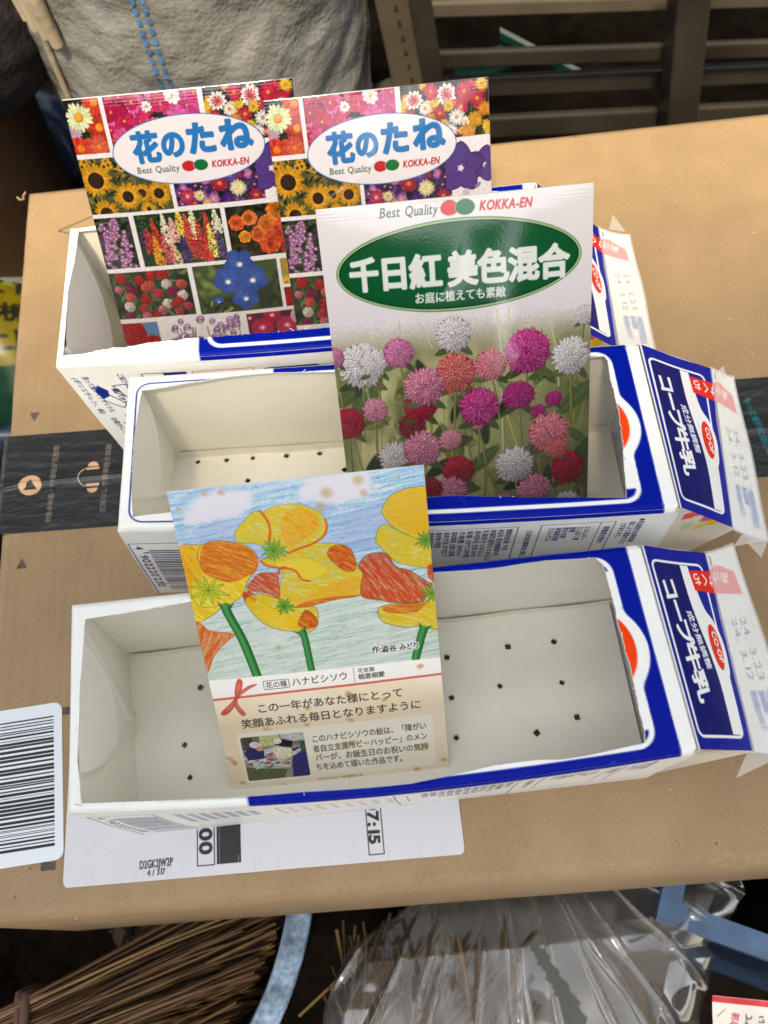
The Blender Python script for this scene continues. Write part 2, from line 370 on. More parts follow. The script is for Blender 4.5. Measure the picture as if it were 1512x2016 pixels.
    for x, ya, yb, cl in sp:
        y = ya
        while y < yb:
            t = (y-ya)/(yb-ya); wd = .35+1.75*min(1, t*1.7)
            for k in range(3+int(wd*2)): c.ell(x+(nrg.random()-.5)*2*wd+(y-yb)*.06, y, .42, .34, nrg.random()*3, jit(cl, 34))
            y += .55
    # marigolds
    cell(54.6, 45.8, 90, 67.2, (40, 40, 26)); leaves(c, 55, 46, 89, 68, 120, [(30, 44, 24), (60, 70, 36), (22, 24, 18), (70, 60, 30)])
    for x, y, r, cl in ((76, 49, 4.6, (226, 122, 24)), (80, 54, 4.6, (214, 90, 24)), (58.5, 52.5, 3.0, (230, 96, 30)), (64, 51, 2.9, (232, 120, 40)), (61, 58.6, 2.2, (238, 150, 30)), (67, 58, 3.2, (226, 106, 26)), (75.5, 58, 4.2, (220, 74, 22)), (71, 62.5, 4.2, (222, 84, 24)), (70.5, 54, 3.2, (224, 120, 34)), (79, 64, 3.6, (206, 60, 24)), (84, 50, 4, (224, 110, 20)), (86, 60, 4.4, (220, 90, 24))):
        for k in range(int(r*16)):
            q = r*math.sqrt(1-k/(r*16)); a = k*2.4; c.ell(x+math.cos(a)*q, y+math.sin(a)*q, .85, .55, a+1.57, jit(cl, 30)*(.7+.3*q/r+.12*nrg.random()))
    # globe amaranth
    cell(-1, 69.5, 34.3, 90.7, (46, 70, 42)); leaves(c, 0, 70, 34, 91, 170, GREEN+[(90, 120, 70), (30, 80, 60)])
    for k in range(7): c.ell(34-4*nrg.random(), 72+18*nrg.random(), 2, 3, nrg.random()*3, (26, 34, 40), .8)
    gl = [(5, 72, 2.6, 'r'), (13, 73.5, 2.3, 'r'), (18.5, 71.5, 2.5, 'r'), (23.5, 71.5, 2.6, 'r'), (3, 77, 1.8, 'p'), (8.5, 77.5, 2.7, 'm'), (16.5, 76, 2.3, 'c'), (14.6, 77, 1.8, 'c'), (24, 76, 2.3, 'w'), (30.5, 76.5, 2.3, 'c'), (7.5, 80.8, 2.2, 'c'), (19.5, 80, 2.4, 'k'), (26, 79.6, 2.5, 'm'), (13.5, 82, 2.4, 'r'), (30, 81.5, 2.3, 'w'), (6, 85, 2.4, 'w'), (22.8, 84.8, 2.3, 'w'), (28, 84, 2, 'r'), (12.2, 86.5, 2.3, 'k'), (20, 87.6, 2.2, 'p'), (31.5, 86.6, 2, 'k'), (5, 89.8, 2.4, 'm'), (12.6, 90, 2, 'p'), (17, 90, 2.2, 'r'), (27, 89, 2, 'k'), (25.4, 85.4, 1.7, 'r')]
    pal = dict(r=(206, 34, 40), p=(210, 120, 140), m=(150, 26, 84), c=(222, 92, 82), w=(232, 224, 206), k=(206, 60, 80))
    for x, y, r, q in gl:
        c.stroke([(x, y+r), (x+.8, y+r+4)], .35, (110, 130, 80)); cl = np.array(pal[q])
        c.ell(x, y, r, r, 0, cl*.72)
        for k in range(44): a = nrg.random()*6.28; g = r*.92*math.sqrt(nrg.random()); c.ell(x+math.cos(a)*g, y+math.sin(a)*g, .42, .28, a, jit(cl, 16)*(.86+.22*(-(math.cos(a)+math.sin(a))*g/r/1.4)))
    # morning glory
    cell(36.3, 69.4, 72.4, 91.2, (70, 90, 44)); 
    for k in range(60): c.ell(36+36*nrg.random(), 69+22*nrg.random(), 3+3*nrg.random(), 1.5+2*nrg.random(), nrg.random()*3, jit((62, 82, 40), 24), .5, 1.5)
    for k in range(14): c.ell(38+9*nrg.random(), 70+12*nrg.random(), 2.5, 2, nrg.random()*3, (150, 176, 96), .45, 1.5)
    for k in range(24): c.ell(62+10*nrg.random(), 76+15*nrg.random(), 2.5, 1.5, nrg.random()*3, (28, 42, 24), .6, 1)
    leaves(c, 37, 85, 50, 91, 30, GREEN+[(140, 160, 90)])
    c.clip = (36, 60, 75, 91.2)
    for x, y, r, sq in ((56.8, 69.4, 6.2, .8), (50.6, 76.6, 6, .85), (61.2, 77, 6.2, .9), (57, 85, 5.6, .85), (45, 85.4, 2, .8)):
        for k in range(5): a = k*1.2566+.4; c.ell(x+math.cos(a)*r*.42, y+math.sin(a)*r*.42*sq, r*.66, r*.6*sq, a, jit((44, 84, 168), 10))
        for k in range(26): a = nrg.random()*6.28; q = r*.75; c.stroke([(x, y), (x+math.cos(a)*q, y+math.sin(a)*q*sq)], .22, jit((74, 120, 200), 14), .5)
        c.ell(x, y+.6, r*.36, r*.3, 0, (140, 170, 222), .8, r*.25); c.ell(x, y+.8, r*.17, r*.15, 0, (246, 240, 200))
    # right column, hidden mostly
    cell(74, 69.5, 90, 81, (170, 150, 60)); 
    for k in range(12): daisy(c, 74+15*nrg.random(), 70+11*nrg.random(), 2.6, 12, (238, 190, 50), (200, 130, 40), .6, .35)
    cell(74, 82.5, 90, 91.2, (150, 30, 36)); 
    for k in range(14): c.ell(74+15*nrg.random(), 82+9*nrg.random(), 2.2, 1.8, nrg.random()*3, jit((206, 36, 44), 20))
    # red heads against blue sky
    cell(-1, 92.8, 16.1, 108, (98, 146, 190))
    for x, y, r in ((4, 97.5, 6.4), (12.6, 105, 6)):
        c.ell(x, y, r, r*.95, 0, (150, 14, 22))
        for k in range(170): a = nrg.random()*6.28; q = r*math.sqrt(nrg.random()); c.ell(x+math.cos(a)*q, y+math.sin(a)*q, .6, .34, a, jit((190, 22, 32), 20))
    # lilac bells on white
    c.clip = (16.5, 90, 55, 110)
    for k in range(16):
        x = 22+30*nrg.random(); c.stroke([(x, 97), (x+2*(nrg.random()-.5), 108)], .4, (100, 116, 70))
    for k in range(40):
        x = 20+34*nrg.random(); y = 93+12*nrg.random()+max(0, 26-x)*.8
        cl = jit((170, 130, 184), 22); r = 1.3+.6*nrg.random()
        c.ell(x, y, r, r*1.15, nrg.random(), cl*.82); c.ell(x-.3, y-.3, r*.7, r*.8, 0, cl); c.ell(x, y+r*.9, r*.5, r*.6, 0, (206, 204, 180), .8)
        c.ell(x+.3, y-r*.5, r*.5, r*.3, .3, (228, 208, 234), .7)
    # pink trumpets
    cell(55.8, 92.9, 90, 108, (96, 30, 56))
    for x, y, r, cl in ((62, 100, 5, (206, 34, 92)), (73, 100, 5, (210, 46, 104)), (67, 94.6, 4, (190, 26, 70)), (80, 96, 5, (228, 190, 204)), (57, 95, 3, (150, 20, 60)), (84, 103, 5, (206, 40, 90))):
        c.ell(x, y, r, r*.85, 0, np.array(cl)*.9); 
        for k in range(30): a = nrg.random()*6.28; c.stroke([(x, y), (x+math.cos(a)*r*.85, y+math.sin(a)*r*.75)], .3, jit(cl, 22), .5)
        c.ell(x, y, r*.4, r*.34, 0, (236, 196, 206), .8, r*.25); c.ell(x, y, .5, .5, 0, (240, 236, 190))
    c.clip = None
    # grain of the printed photographs
    c.clip = (0, 0, 89, 110); c.noise(.13, .35, 3); c.clip = None
    # white name plate
    th = np.linspace(0, 2*np.pi, 90)[:-1]
    P = np.stack([44.7+30*np.cos(th), 21.9+12.8*np.sin(th)], 1)
    c.poly(P, (60, 120, 186), grow=.35); c.poly(P, (234, 230, 233))
    c.text('花', 22.6, 24.4, 33.6, 24.3, 12.2, (40, 128, 200), .62)
    c.text('の', 33.9, 23.6, 43.8, 23.6, 11.2, (40, 128, 200), .62)
    c.text('た', 44.2, 23.0, 56.2, 22.9, 12.6, (40, 128, 200), .68)
    c.text('ね', 57.4, 22.8, 70.4, 22.7, 12.6, (40, 128, 200), .72)
    quality(c, 22.6, 29.4, 39.8, 29.6, 3.4)
    c.ell(43.5, 28.2, 2.75, 2.05, 0, (206, 40, 52)); c.ell(48.3, 28.2, 3.0, 2.25, 0, (234, 230, 233)); c.ell(48.3, 28.2, 2.85, 2.1, 0, (22, 124, 62))
    c.text('KOKKA-EN', 52.5, 29.6, 67.5, 29.5, 3.6, (198, 36, 48), .1, .22)
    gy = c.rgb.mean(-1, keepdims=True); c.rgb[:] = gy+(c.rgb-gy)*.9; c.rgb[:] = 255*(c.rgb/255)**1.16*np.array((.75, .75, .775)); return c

def quality(c, x0, y0, x1, y1, h, it=0.0, col=(44, 92, 66)):
    # small serifed italic words: thin joins, heavier stems, short feet
    c.text('Best', x0, y0, x0+(x1-x0)*.36, y0+(y1-y0)*.36, h*1.02, col, .02, it)
    c.text('Quality', x0+(x1-x0)*.43, y0+(y1-y0)*.43, x1, y1, h*1.02, col, .02, it)
    e = (x1-x0)
    for f in (.005, .20, .22, .29, .60, .645, .775, .83, .875):
        c.rect(x0+e*f-h*.13, y0+(y1-y0)*f-.08, x0+e*f+h*.13, y0+(y1-y0)*f+.09, col, .8)

def globe(c, x, y, r, cl, tip, seed, sq=1.0, n=None):
    q = np.random.default_rng(seed); n = n or int(60+r*14); cl = np.array(cl, float); tip = np.array(tip, float)
    c.ell(x, y, r*.95, r*.95*sq, 0, cl*.62)
    for k in range(n):
        t = math.sqrt(1-k/n); a = k*2.39996+q.random()*.25; rr = r*t*(.92+.1*q.random())
        u = np.array((math.cos(a), math.sin(a)*sq)); v = np.array((-math.sin(a), math.cos(a)*sq)); o = np.array((x, y))+u*rr*.84+np.array((0, -r*.06*(1-t)))
        L = r*(.13+.13*t); wd = r*.085+.12
        lit = 1.0-.22*(u[0]*.4+u[1]*.75)*t
        c.poly([o-u*L-v*wd, o+u*L*.2-v*wd*1.1, o+u*L*1.15, o+u*L*.2+v*wd*1.1, o-u*L+v*wd], np.clip(cl*lit*(.6+.16*q.random()), 0, 255))
        m = cl+(tip-cl)*(.25+.5*q.random())
        c.poly([o-u*L*.8-v*wd*.5, o+u*L*.3-v*wd*.75, o+u*L*1.05, o+u*L*.3+v*wd*.6, o-u*L*.8+v*wd*.4], np.clip(m*lit*(.9+.16*q.random()), 0, 255))

def globe_sheet():
    c = Canvas(99, 144, .22, (237, 234, 236))
    # soft meadow behind the heads
    n1 = vnoise(c.ny, c.nx, 60, 60, 5); n2 = vnoise(c.ny, c.nx, 22, 30, 6); n3 = vnoise(c.ny, c.nx, 9, 40, 8)
    X = c.xs[None]; Y = c.ys[:, None]
    g = np.clip((n1*.55+n2*.3+n3*.15-.25)*1.7, 0, 1)[..., None]
    dark = np.array((112, 122, 78.)); mid = np.array((186, 188, 126.)); lt = np.array((232, 226, 168.))
    lf = np.clip(1.1-X/58, 0, 1)*np.clip((Y-52)/20, .3, 1)
    base = dark+(mid-dark)*np.clip(g*1.7, 0, 1)+(lt-mid)*np.clip(lf[..., None]*1.2*g, 0, 1)
    base = base+(np.array((40, 52, 40))-base)*(np.clip((X-40)/40, 0, 1)*np.clip((Y-62)/20, 0, 1)*.35)[..., None]
    up = np.clip((66-Y)/20, 0, 1)[..., None]*np.ones_like(base[..., :1]); base = base+(np.array((176, 170, 142))-base)*up*.8
    a = np.clip((Y-40)/14, 0, 1); a = (a*a*(3-2*a))[..., None]
    c.rgb[:] = c.rgb*(1-a)+base*a
    c.clip = (-1, 40, 100, 150)
    for k in range(46):      # out of focus stalks and blades
        x = 99*nrg.random(); y = 62+50*nrg.random(); L = 14+24*nrg.random(); a = (nrg.random()-.5)*.5
        c.stroke(spline([(x, y), (x+L*.3*a, y+L*.5), (x+L*a, y+L)], 5, False), .5+.9*nrg.random(), jit((136, 140, 84), 34), .55)
    for P in ([(8, 52), (9, 47.5), (14, 46), (21, 47), (26, 50)], [(63, 40), (64, 60), (63.5, 110)], [(67.5, 40), (68, 52)], [(83, 46), (86, 60), (86.5, 72)], [(26, 40), (27, 50)], [(34, 42), (38, 52)]):
        c.stroke(spline(P, 6, False), .7, (214, 208, 170), .8)
    for k in range(60):
        x = 2+96*nrg.random(); y = 60+70*nrg.random(); L = 4+6*nrg.random(); a = nrg.random()*6.28; u = np.array((math.cos(a), math.sin(a))); v = np.array((-u[1], u[0])); o = np.array((x, y)); cl = jit([(66, 82, 46), (96, 108, 60), (40, 54, 34), (120, 120, 72)][nrg.integers(4)], 14)
        P = spline([o-u*L, o+v*L*.32, o+u*L, o-v*L*.32], 5); cl = cl*1.18; c.poly(P, cl*.75, grow=.3, soft=.9, op=.8); c.poly(P, cl, soft=.6, op=.85); c.stroke([o-u*L, o+u*L], .25, cl*1.35)
    pal = dict(W=((224, 218, 216), (255, 253, 252)), P=((214, 110, 146), (250, 206, 220)), p=((214, 120, 146), (250, 206, 214)), k=((206, 100, 158), (244, 186, 214)), C=((212, 90, 92), (246, 170, 156)), c=((218, 104, 124), (250, 188, 190)), M=((190, 44, 128), (236, 130, 192)), m=((172, 36, 116), (214, 96, 170)), R=((172, 24, 62), (210, 60, 92)), D=((130, 24, 44), (172, 60, 70)))
    fl = [['W', 10.4, 56.4, 7.8], ['W', 15.5, 55.7, 4.9], ['k', 25.0, 52.7, 5.2], ['W', 46.3, 47.5, 6.1], ['D', 28.1, 82.2, 4.8], ['R', 31.9, 74.2, 5.8], ['C', 46.3, 62.3, 7.0], ['c', 59.9, 60.5, 5.6], ['M', 74.3, 56.9, 7.8], ['W', 91.2, 60.5, 6.6], ['P', 33.9, 66.7, 6.9], ['m', 70.4, 73.7, 5.9], ['m', 84.5, 76.7, 3.1], ['m', 78.1, 81.0, 2.8], ['p', 14.1, 74.5, 4.5], ['R', 3.0, 79.2, 5.8], ['p', 54, 83.5, 2.2], ['M', 54.9, 76.6, 7.0], ['W', 20.3, 95.0, 6.0], ['P', 31.4, 92.2, 6.8], ['p', 42.8, 89.2, 4.0], ['c', 82.4, 90.3, 7.3], ['W', 68.4, 102.6, 6.9], ['R', 45.3, 102.8, 5.9], ['R', 90.4, 106.7, 6.4], ['P', 41.9, 112.2, 6.2], ['P', 76.4, 114.5, 6.3], ['P', 63.5, 119.6, 4.2], ['k', .4, 52.8, 3.6], ['W', 96.5, 45.6, 3.4], ['C', 86, 98, 4.0], ['R', 33, 110, 5.0], ['P', 25, 118, 5], ['W', 90, 124, 6], ['M', 52, 126, 6]]
    for i, (q, x, y, r) in enumerate(fl):
        sq = .8 if q in 'm' else 1.0; sx = x+(nrg.random()-.5)*6
        c.stroke(spline([(x, y+r*.6), ((x+sx)/2, y+r+5), (sx, y+r+16)], 5, False), .9, (110, 116, 66)); c.stroke(spline([(x-.2, y+r*.6), ((x+sx)/2-.2, y+r+5), (sx-.2, y+r+16)], 5, False), .3, (168, 168, 108))
    for i, (q, x, y, r) in enumerate(fl):
        for s_ in (-1, 1):
            o = np.array((x+s_*r*.6, y+r*.95)); L = r*.7; a = .5*s_+nrg.random()*.5; u = np.array((math.cos(a), math.sin(a)))*s_; v = np.array((-u[1], u[0]))
            c.poly(spline([o-u*L, o+v*L*.35, o+u*L, o-v*L*.35], 5), jit((84, 98, 56), 16))
        globe(c, x, y, r*1.14, *pal[q], 100+i, .84 if q in 'm' else .98)
    c.noise(.12, .4, 9); c.clip = None
    # green plate with a rounded rim
    th = np.linspace(0, 2*np.pi, 120)[:-1]
    def el(k): return np.stack([49.8+(45.1-k)*np.cos(th), 23.0+(16.0-k)*np.sin(th)], 1)
    c.poly(el(0), (70, 130, 80)); c.poly(el(.35), (176, 206, 150)); c.poly(el(1.0), (8, 60, 34)); c.poly(el(1.6), (4, 94, 48)); 
    c.ell(49.8, 24.5, 38, 12, 0, (2, 102, 54), .8, 5)
    Wt = (236, 240, 236)
    for ch, a, b, y in (('千', 9.4, 20.2, 28.0), ('日', 20.0, 31.6, 28.2), ('紅', 31.2, 43.4, 28.6), ('美', 45.2, 56.6, 28.9), ('色', 56.4, 68.0, 29.1), ('混', 67.6, 79.2, 29.4), ('合', 78.8, 90.4, 29.6)):
        c.text(ch, a, y, b, y+.1, 12.4, Wt, .56)
    c.text('お庭に植えても素敵', 32.6, 34.7, 66.6, 35.3, 4.1, Wt, .1)
    quality(c, 22.1, 4.6, 43.3, 4.9, 4.6, .2)
    c.ell(47.4, 3.5, 3.25, 2.5, 0, (214, 44, 46)); c.ell(53.0, 3.7, 3.65, 2.75, 0, (237, 234, 236)); c.ell(53.0, 3.7, 3.5, 2.6, 0, (20, 120, 62))
    c.text('KOKKA-EN', 57.9, 5.3, 76.7, 5.7, 4.5, (206, 38, 48), .14, .25)
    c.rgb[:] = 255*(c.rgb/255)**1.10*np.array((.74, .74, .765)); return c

CS = {"cloud1":[[5.8,7.1],[9.7,2.7],[16.9,1.4],[26.1,2.2],[26.7,6.7],[21.5,11.0],[11.8,12.0],[5.3,12.7],[3.4,9.6]],"cloud2":[[41.5,4.3],[45.8,0.6],[54.6,-0.4],[63.3,-0.1],[65.3,4.9],[61.0,9.3],[53.3,10.5],[45.9,8.9],[41.7,7.7]],"f1a":[[22.4,13.2],[24.7,11.0],[28.0,10.0],[30.3,14.1],[30.5,19.2],[29.1,21.9],[27.4,22.4],[24.3,21.3],[19.9,20.8],[18.6,19.2],[19.3,16.4]],"f1b":[[31.0,9.6],[34.6,8.7],[40.2,8.8],[45.6,11.3],[48.4,14.1],[49.2,17.8],[47.8,21.2],[44.0,23.6],[38.6,25.2],[35.2,26.3],[32.5,23.0],[30.0,22.0],[30.7,17.7],[30.3,14.1],[29.5,10.9]],"f1c":[[34.6,26.2],[42.7,23.8],[49.1,24.2],[55.3,26.4],[57.2,32.5],[58.7,37.2],[58.0,43.2],[55.7,45.6],[49.0,46.0],[40.9,47.3],[34.9,47.4],[32.9,47.1],[29.5,42.9],[32.4,31.9],[27.4,30.5],[25.8,28.1],[29.3,27.0]],"f1d":[[48.0,27.8],[50.2,25.5],[53.4,25.6],[56.1,28.0],[57.0,34.0],[55.2,35.7],[52.4,34.6],[49.5,31.6]],"s1":[[28.4,10.0],[30.1,13.4],[30.6,17.0],[29.6,21.6]],"s2":[[48.9,15.6],[49.0,18.5],[47.5,21.5],[43.3,23.9],[38.6,25.2],[35.2,26.3]],"s3":[[25.8,28.1],[27.5,30.1],[30.6,31.3],[34.4,32.1],[36.8,33.5],[38.3,36.7],[40.8,37.7]],"f2a":[[-0.2,20.6],[7.2,20.0],[11.2,19.1],[15.6,19.6],[21.7,21.7],[24.4,25.0],[24.9,28.0],[23.3,31.5],[20.1,35.6],[18.0,40.0],[14.2,43.0],[10.0,44.4],[8.4,45.8],[5.4,47.7],[-0.2,49.0],[-0.5,36.2]],"f2b":[[6.2,25.0],[7.6,20.8],[10.5,19.4],[16.2,19.8],[21.0,22.0],[24.4,25.0],[24.7,29.1],[23.2,32.3],[20.5,33.1],[16.3,34.4],[13.0,34.8],[7.1,31.1],[5.9,28.7]],"f3a":[[19.8,37.1],[23.0,33.7],[25.2,32.5],[28.4,32.9],[30.8,33.9],[29.8,42.9],[27.1,41.4],[22.7,39.8],[19.8,39.4]],"f3b":[[18.3,42.3],[23.2,40.6],[29.5,43.2],[31.9,44.7],[34.2,47.3],[41.4,48.2],[41.2,55.2],[37.4,58.0],[32.8,57.0],[27.6,55.6],[22.7,52.2],[19.5,47.1]],"f3c":[[35.1,52.9],[38.0,48.9],[40.9,52.0],[41.1,55.2],[38.3,56.5],[35.1,55.3]],"f3d":[[34.5,47.3],[39.8,45.6],[49.2,44.8],[57.1,45.4],[46.4,46.1],[39.5,47.6]],"f3e":[[17.7,39.9],[20.1,39.4],[22.4,41.6],[21.4,43.8],[18.4,43.8]],"f4a":[[57.7,34.1],[60.0,30.7],[64.0,29.6],[67.8,30.8],[70.0,35.5],[74.4,37.6],[78.1,41.0],[81.8,44.5],[80.2,47.4],[77.3,50.5],[68.7,49.9],[64.1,48.2],[57.7,45.9],[58.0,40.2],[59.0,37.2]],"f4b":[[67.5,14.2],[69.8,10.3],[73.8,8.0],[78.3,7.4],[83.2,9.0],[82.9,25.3],[78.0,25.8],[73.7,23.5],[70.1,20.2],[67.9,16.4]],"f4c":[[64.7,23.2],[66.3,20.1],[68.9,19.7],[71.3,21.8],[78.0,25.8],[83.1,26.8],[83.0,37.1],[76.5,36.3],[70.8,34.1],[67.8,30.8],[64.7,26.1]],"f4d":[[62.4,52.3],[65.3,50.3],[77.3,50.9],[83.4,49.3],[82.8,61.9],[76.5,60.3],[71.1,60.1],[65.9,58.2],[63.3,56.3]],"f4e":[[65.2,50.7],[77.2,51.3],[80.0,50.5],[75.0,54.6],[65.6,53.4]],"f4f":[[80.7,36.8],[83.0,37.1],[82.9,43.1],[80.7,41.3]],"f5":[[0.0,50.6],[2.4,51.3],[4.3,53.5],[12.1,55.7],[8.9,58.5],[3.9,63.6],[-0.5,70.5]],"t1":[[11.4,43.8],[11.5,46.9],[14.9,59.2],[17.3,74.0]],"t2":[[35.2,56.9],[36.1,60.2],[36.7,73.8]],"t3":[[77.9,60.5],[76.5,64.3],[73.7,73.4]],"stars":[[6.6,37.4],[30.6,24.6],[31.0,46.5],[80.8,26.9],[81.2,47.5]],"sign":[[58.6,69.1],[75.1,69.3]],"stain":[[11.8,1.9],[17.1,2.1],[50.4,6.0],[61.1,2.7],[62.2,7.3],[47.9,10.9],[3.0,6.4],[73.9,3.2],[76.0,63.1],[26.5,63.1]]}
CT = {"bandtop":[[-0.3,74.5],[82.5,73.8]],"ribbon":[[-0.3,82.7],[82.5,81.5]],"kbox":[[19.3,76.9],[28.1,77.0],[27.8,80.1],[19.0,80.1]],"hana":[[28.5,79.4],[49.4,79.1],[49.8,75.6]],"dots":[[51.4,74.6],[51.2,80.4]],"koto":[[52.7,76.9],[58.7,76.9],[58.8,75.3]],"sou":[[52.6,79.5],[62.1,79.5],[62.3,77.6]],"l1":[[14.8,90.0],[67.9,89.2],[68.3,85.0]],"l2":[[8.2,96.3],[74.0,95.3],[74.3,91.4]],"panel":[[5.5,98.7],[77.7,98.8],[77.3,123.0],[5.6,122.5]],"photo":[[6.6,100.8],[30.0,100.8],[29.9,121.9],[6.4,121.5]],"b1":[[32.5,106.0],[75.2,105.1]],"b2":[[32.4,110.7],[75.2,109.8]],"b3":[[32.7,115.0],[75.2,114.7]],"b4":[[32.4,119.4],[66.6,119.9]],"yama":[[31.8,129.5],[50.9,129.3]],"small":[[32.3,126.0],[50.9,126.2]],"spots":[[74.8,77.5],[32.3,97.6],[17.3,97.7],[47.0,108.3],[72.9,113.7],[48.2,97.9],[18.8,126.0],[4.0,121.4],[1.6,109.7],[2.5,112.4],[70.3,123.9],[80.2,120.3],[48.3,85.7],[61.0,89.7],[33.2,90.7]]}
def vn(x, y, seed):
    g = np.random.default_rng(seed).random((256, 256)); xi = np.floor(x).astype(int); yi = np.floor(y).astype(int)
    fx = x-xi; fy = y-yi; fx = fx*fx*(3-2*fx); fy = fy*fy*(3-2*fy)
    a = g[yi % 256, xi % 256]; b = g[yi % 256, (xi+1) % 256]; c_ = g[(yi+1) % 256, xi % 256]; d = g[(yi+1) % 256, (xi+1) % 256]
    return (a*(1-fx)+b*fx)*(1-fy)+(c_*(1-fx)+d*fx)*fy
def poppy_card_sheet():
    c = Canvas(82.3, 128.8, .17, (238, 236, 232))
    X, Y = np.meshgrid(c.xs, c.ys)
    GR = vn(X*3.1, Y*3.1, 61)*.6+vn(X*5.6, Y*5.6, 62)*.4
    def hatch(deg, fl, fw, seed, wob=.6):
        a = R(deg); u = X*math.cos(a)+Y*math.sin(a); v = -X*math.sin(a)+Y*math.cos(a)+wob*.5*vn(X*.12, Y*.12, seed+50)
        return vn(u*fl*1.5, v*fw*1.5, seed)*.42+vn(u*fl*4, v*fw*2.6, seed+1)*.28+GR*.30
    def crayon(pts, col, deg, seed, lo=.25, dens=1.0, under=None, op=1.0):
        P = spline(pts, 6); h = hatch(deg, .16, 1.9, seed)
        if under is not None: c.poly(P, under, op=.9)
        c.poly(P, col, op=.55*op, tex=np.clip(.6+h*.6, 0, 1)); c.poly(P, np.array(col)*.93, tex=np.clip((h-lo-.08)*4.2*dens, 0, 1), op=op)
        return P
    c.clip = (-1, -1, 90, 74.2)
    # sky and ground in pencil
    h1 = hatch(-5, .06, 1.1, 1, .8); h2 = hatch(-9, .08, 1.7, 4, .8); h3 = vn(X*5, Y*5, 9)
    t = np.clip((Y+X*.08-36)/14, 0, 1)[..., None]
    blue = np.array((146, 190, 222.)); grn = np.array((196, 214, 198.)); pap = np.array((232, 234, 232.))
    k = np.clip(.30+1.5*(h1-.30)+.9*(h2-.5)+.25*(h3-.5), 0, 1)[..., None]
    cc = pap+(blue*(1-t)+grn*t-pap)*k
    dk = np.clip((h2-.62)*3.5, 0, .6)[..., None]; cc = cc+((np.array((92, 142, 186))*(1-t)+np.array((136, 164, 146))*t)-cc)*dk
    pur = (np.clip((vn(X*.12, Y*.12, 33)-.5)*2, 0, .4)*(1-t[..., 0]))[..., None]; cc = cc+(np.array((168, 180, 220))-cc)*pur
    sl = c.sub(-1, -1, 90, 74.2); c.rgb[sl] = cc[sl]
    for _ in range(60): 
        x, y = 82*nrg.random(), 60*nrg.random(); c.stroke([(x, y), (x+.3+1.2*nrg.random(), y-.5*nrg.random())], .22, (70, 120, 150), .5)
    for _ in range(26):
        x, y = 20+60*nrg.random(), 50+24*nrg.random(); L = 4+9*nrg.random(); c.stroke([(x, y), (x+L, y-.09*L)], .16, (86, 120, 100), .45)
    for key in ('cloud1', 'cloud2'):
        P = spline(CS[key], 6); c.poly(P, (224, 221, 229), op=.85, soft=2.2, tex=np.clip(.55+GR*.8, 0, 1)); c.poly(P, (232, 226, 232), op=.6, soft=3, grow=-1)
        for _ in range(14): x, y = CS[key][nrg.integers(len(CS[key]))]; c.ell(x+(nrg.random()-.5)*4, y+(nrg.random()-.5)*3, 1.6, 1, 0, (226, 226, 234), .6, 1)
    for x, y, r in ((11.8, 1.9, 1.3), (17.1, 2.1, 1.5), (50.4, 6, 2.6), (61, 2.7, 2.4), (62.2, 7.3, 1.6), (47.9, 10.9, 2.2), (3, 6.4, 1.0), (73.9, 3.2, .9), (76, 63, 1.6), (26.5, 63, 1.4)): c.ell(x, y, r*1.1, r, .3, (196, 172, 120), .65, r*.7)
    YL, YD, ORG, RO = (242, 208, 30), (232, 176, 30), (226, 124, 40), (222, 88, 30)
    pen = (112, 104, 40)
    def outline(P, wd=.22, col=pen, op=.8): c.stroke(list(P)+[P[0]], wd, col, op)
    P = crayon(CS['f4b'], YL, 30, 20); outline(P); crayon([(q[0]*.93+5.6, q[1]*.9+1.2) for q in CS['f4b']], YD, 34, 21, .5, .7)
    P = crayon(CS['f4c'], YL, 24, 22); outline(P, .26, (120, 150, 50)); 
    P = crayon(CS['f2a'], YL, 50, 24, .3, 1, (246, 232, 150)); outline(P)
    crayon([(0, 21), (6, 21), (6, 26), (5, 34), (2, 36), (-.3, 36)], (236, 170, 30), 60, 25, .4)
    P = crayon(CS['f2b'], ORG, 25, 26, .27, 1.0); c.stroke(P, .22, (226, 120, 40), .7)
    c.stroke(spline([(5.9, 28.7), (5.4, 24), (7, 20.4)], 6, False), .3, (120, 130, 60), .7); c.stroke(spline([(16, 34.8), (20.5, 33), (23.2, 31.4)], 6, False), .5, (236, 110, 34))
    crayon([(2, 33), (8, 34), (10, 38), (6, 42), (2, 42)], (240, 216, 90), 45, 27, .45, .8)
    c.stroke(spline([(.5, 37), (1.2, 41), (3, 43.4), (7, 44), (12, 43)], 6, False), .22, (110, 120, 50), .8)
    P = crayon(CS['f1c'], YL, 20, 28); c.stroke(P, .2, pen, .6)
    crayon([(33, 44), (40, 43), (50, 39), (57, 38), (57, 43), (48, 45), (40, 46.5)], (240, 170, 40), 12, 29, .5, .8)
    crayon([(30, 30), (40, 29), (47, 34), (40, 37), (36, 33.5)], (250, 226, 70), 20, 30, .3)
    P = crayon(CS['f1a'], YL, 55, 31); c.stroke(P, .24, (126, 150, 50), .7)
    P = crayon(CS['f1b'], YL, 30, 32); outline(P, .22, (150, 150, 50)); crayon([(36, 12), (42, 10.5), (46.5, 14), (46, 19), (41, 22), (36, 24), (34, 18)], (238, 168, 36), 38, 33, .45, .9)
    P = crayon(CS['f1d'], RO, 40, 34, .27, 1.0); outline(P, .2)
    for key, wd in (('s1', .85), ('s2', .8), ('s3', .85)): c.stroke(spline(CS[key], 6, False), wd, (222, 104, 36), .95, tex=np.clip(.55+h3*.7, 0, 1))
    P = crayon(CS['f3a'], RO, 45, 35, .27, 1.0); P = crayon(CS['f3e'], RO, 30, 36, .1, 1.4)
    P = crayon(CS['f3b'], YL, 35, 37); outline(P); crayon([(23, 47), (30, 49), (36, 53), (30, 55), (24, 51)], (246, 200, 30), 60, 38, .5, .6)
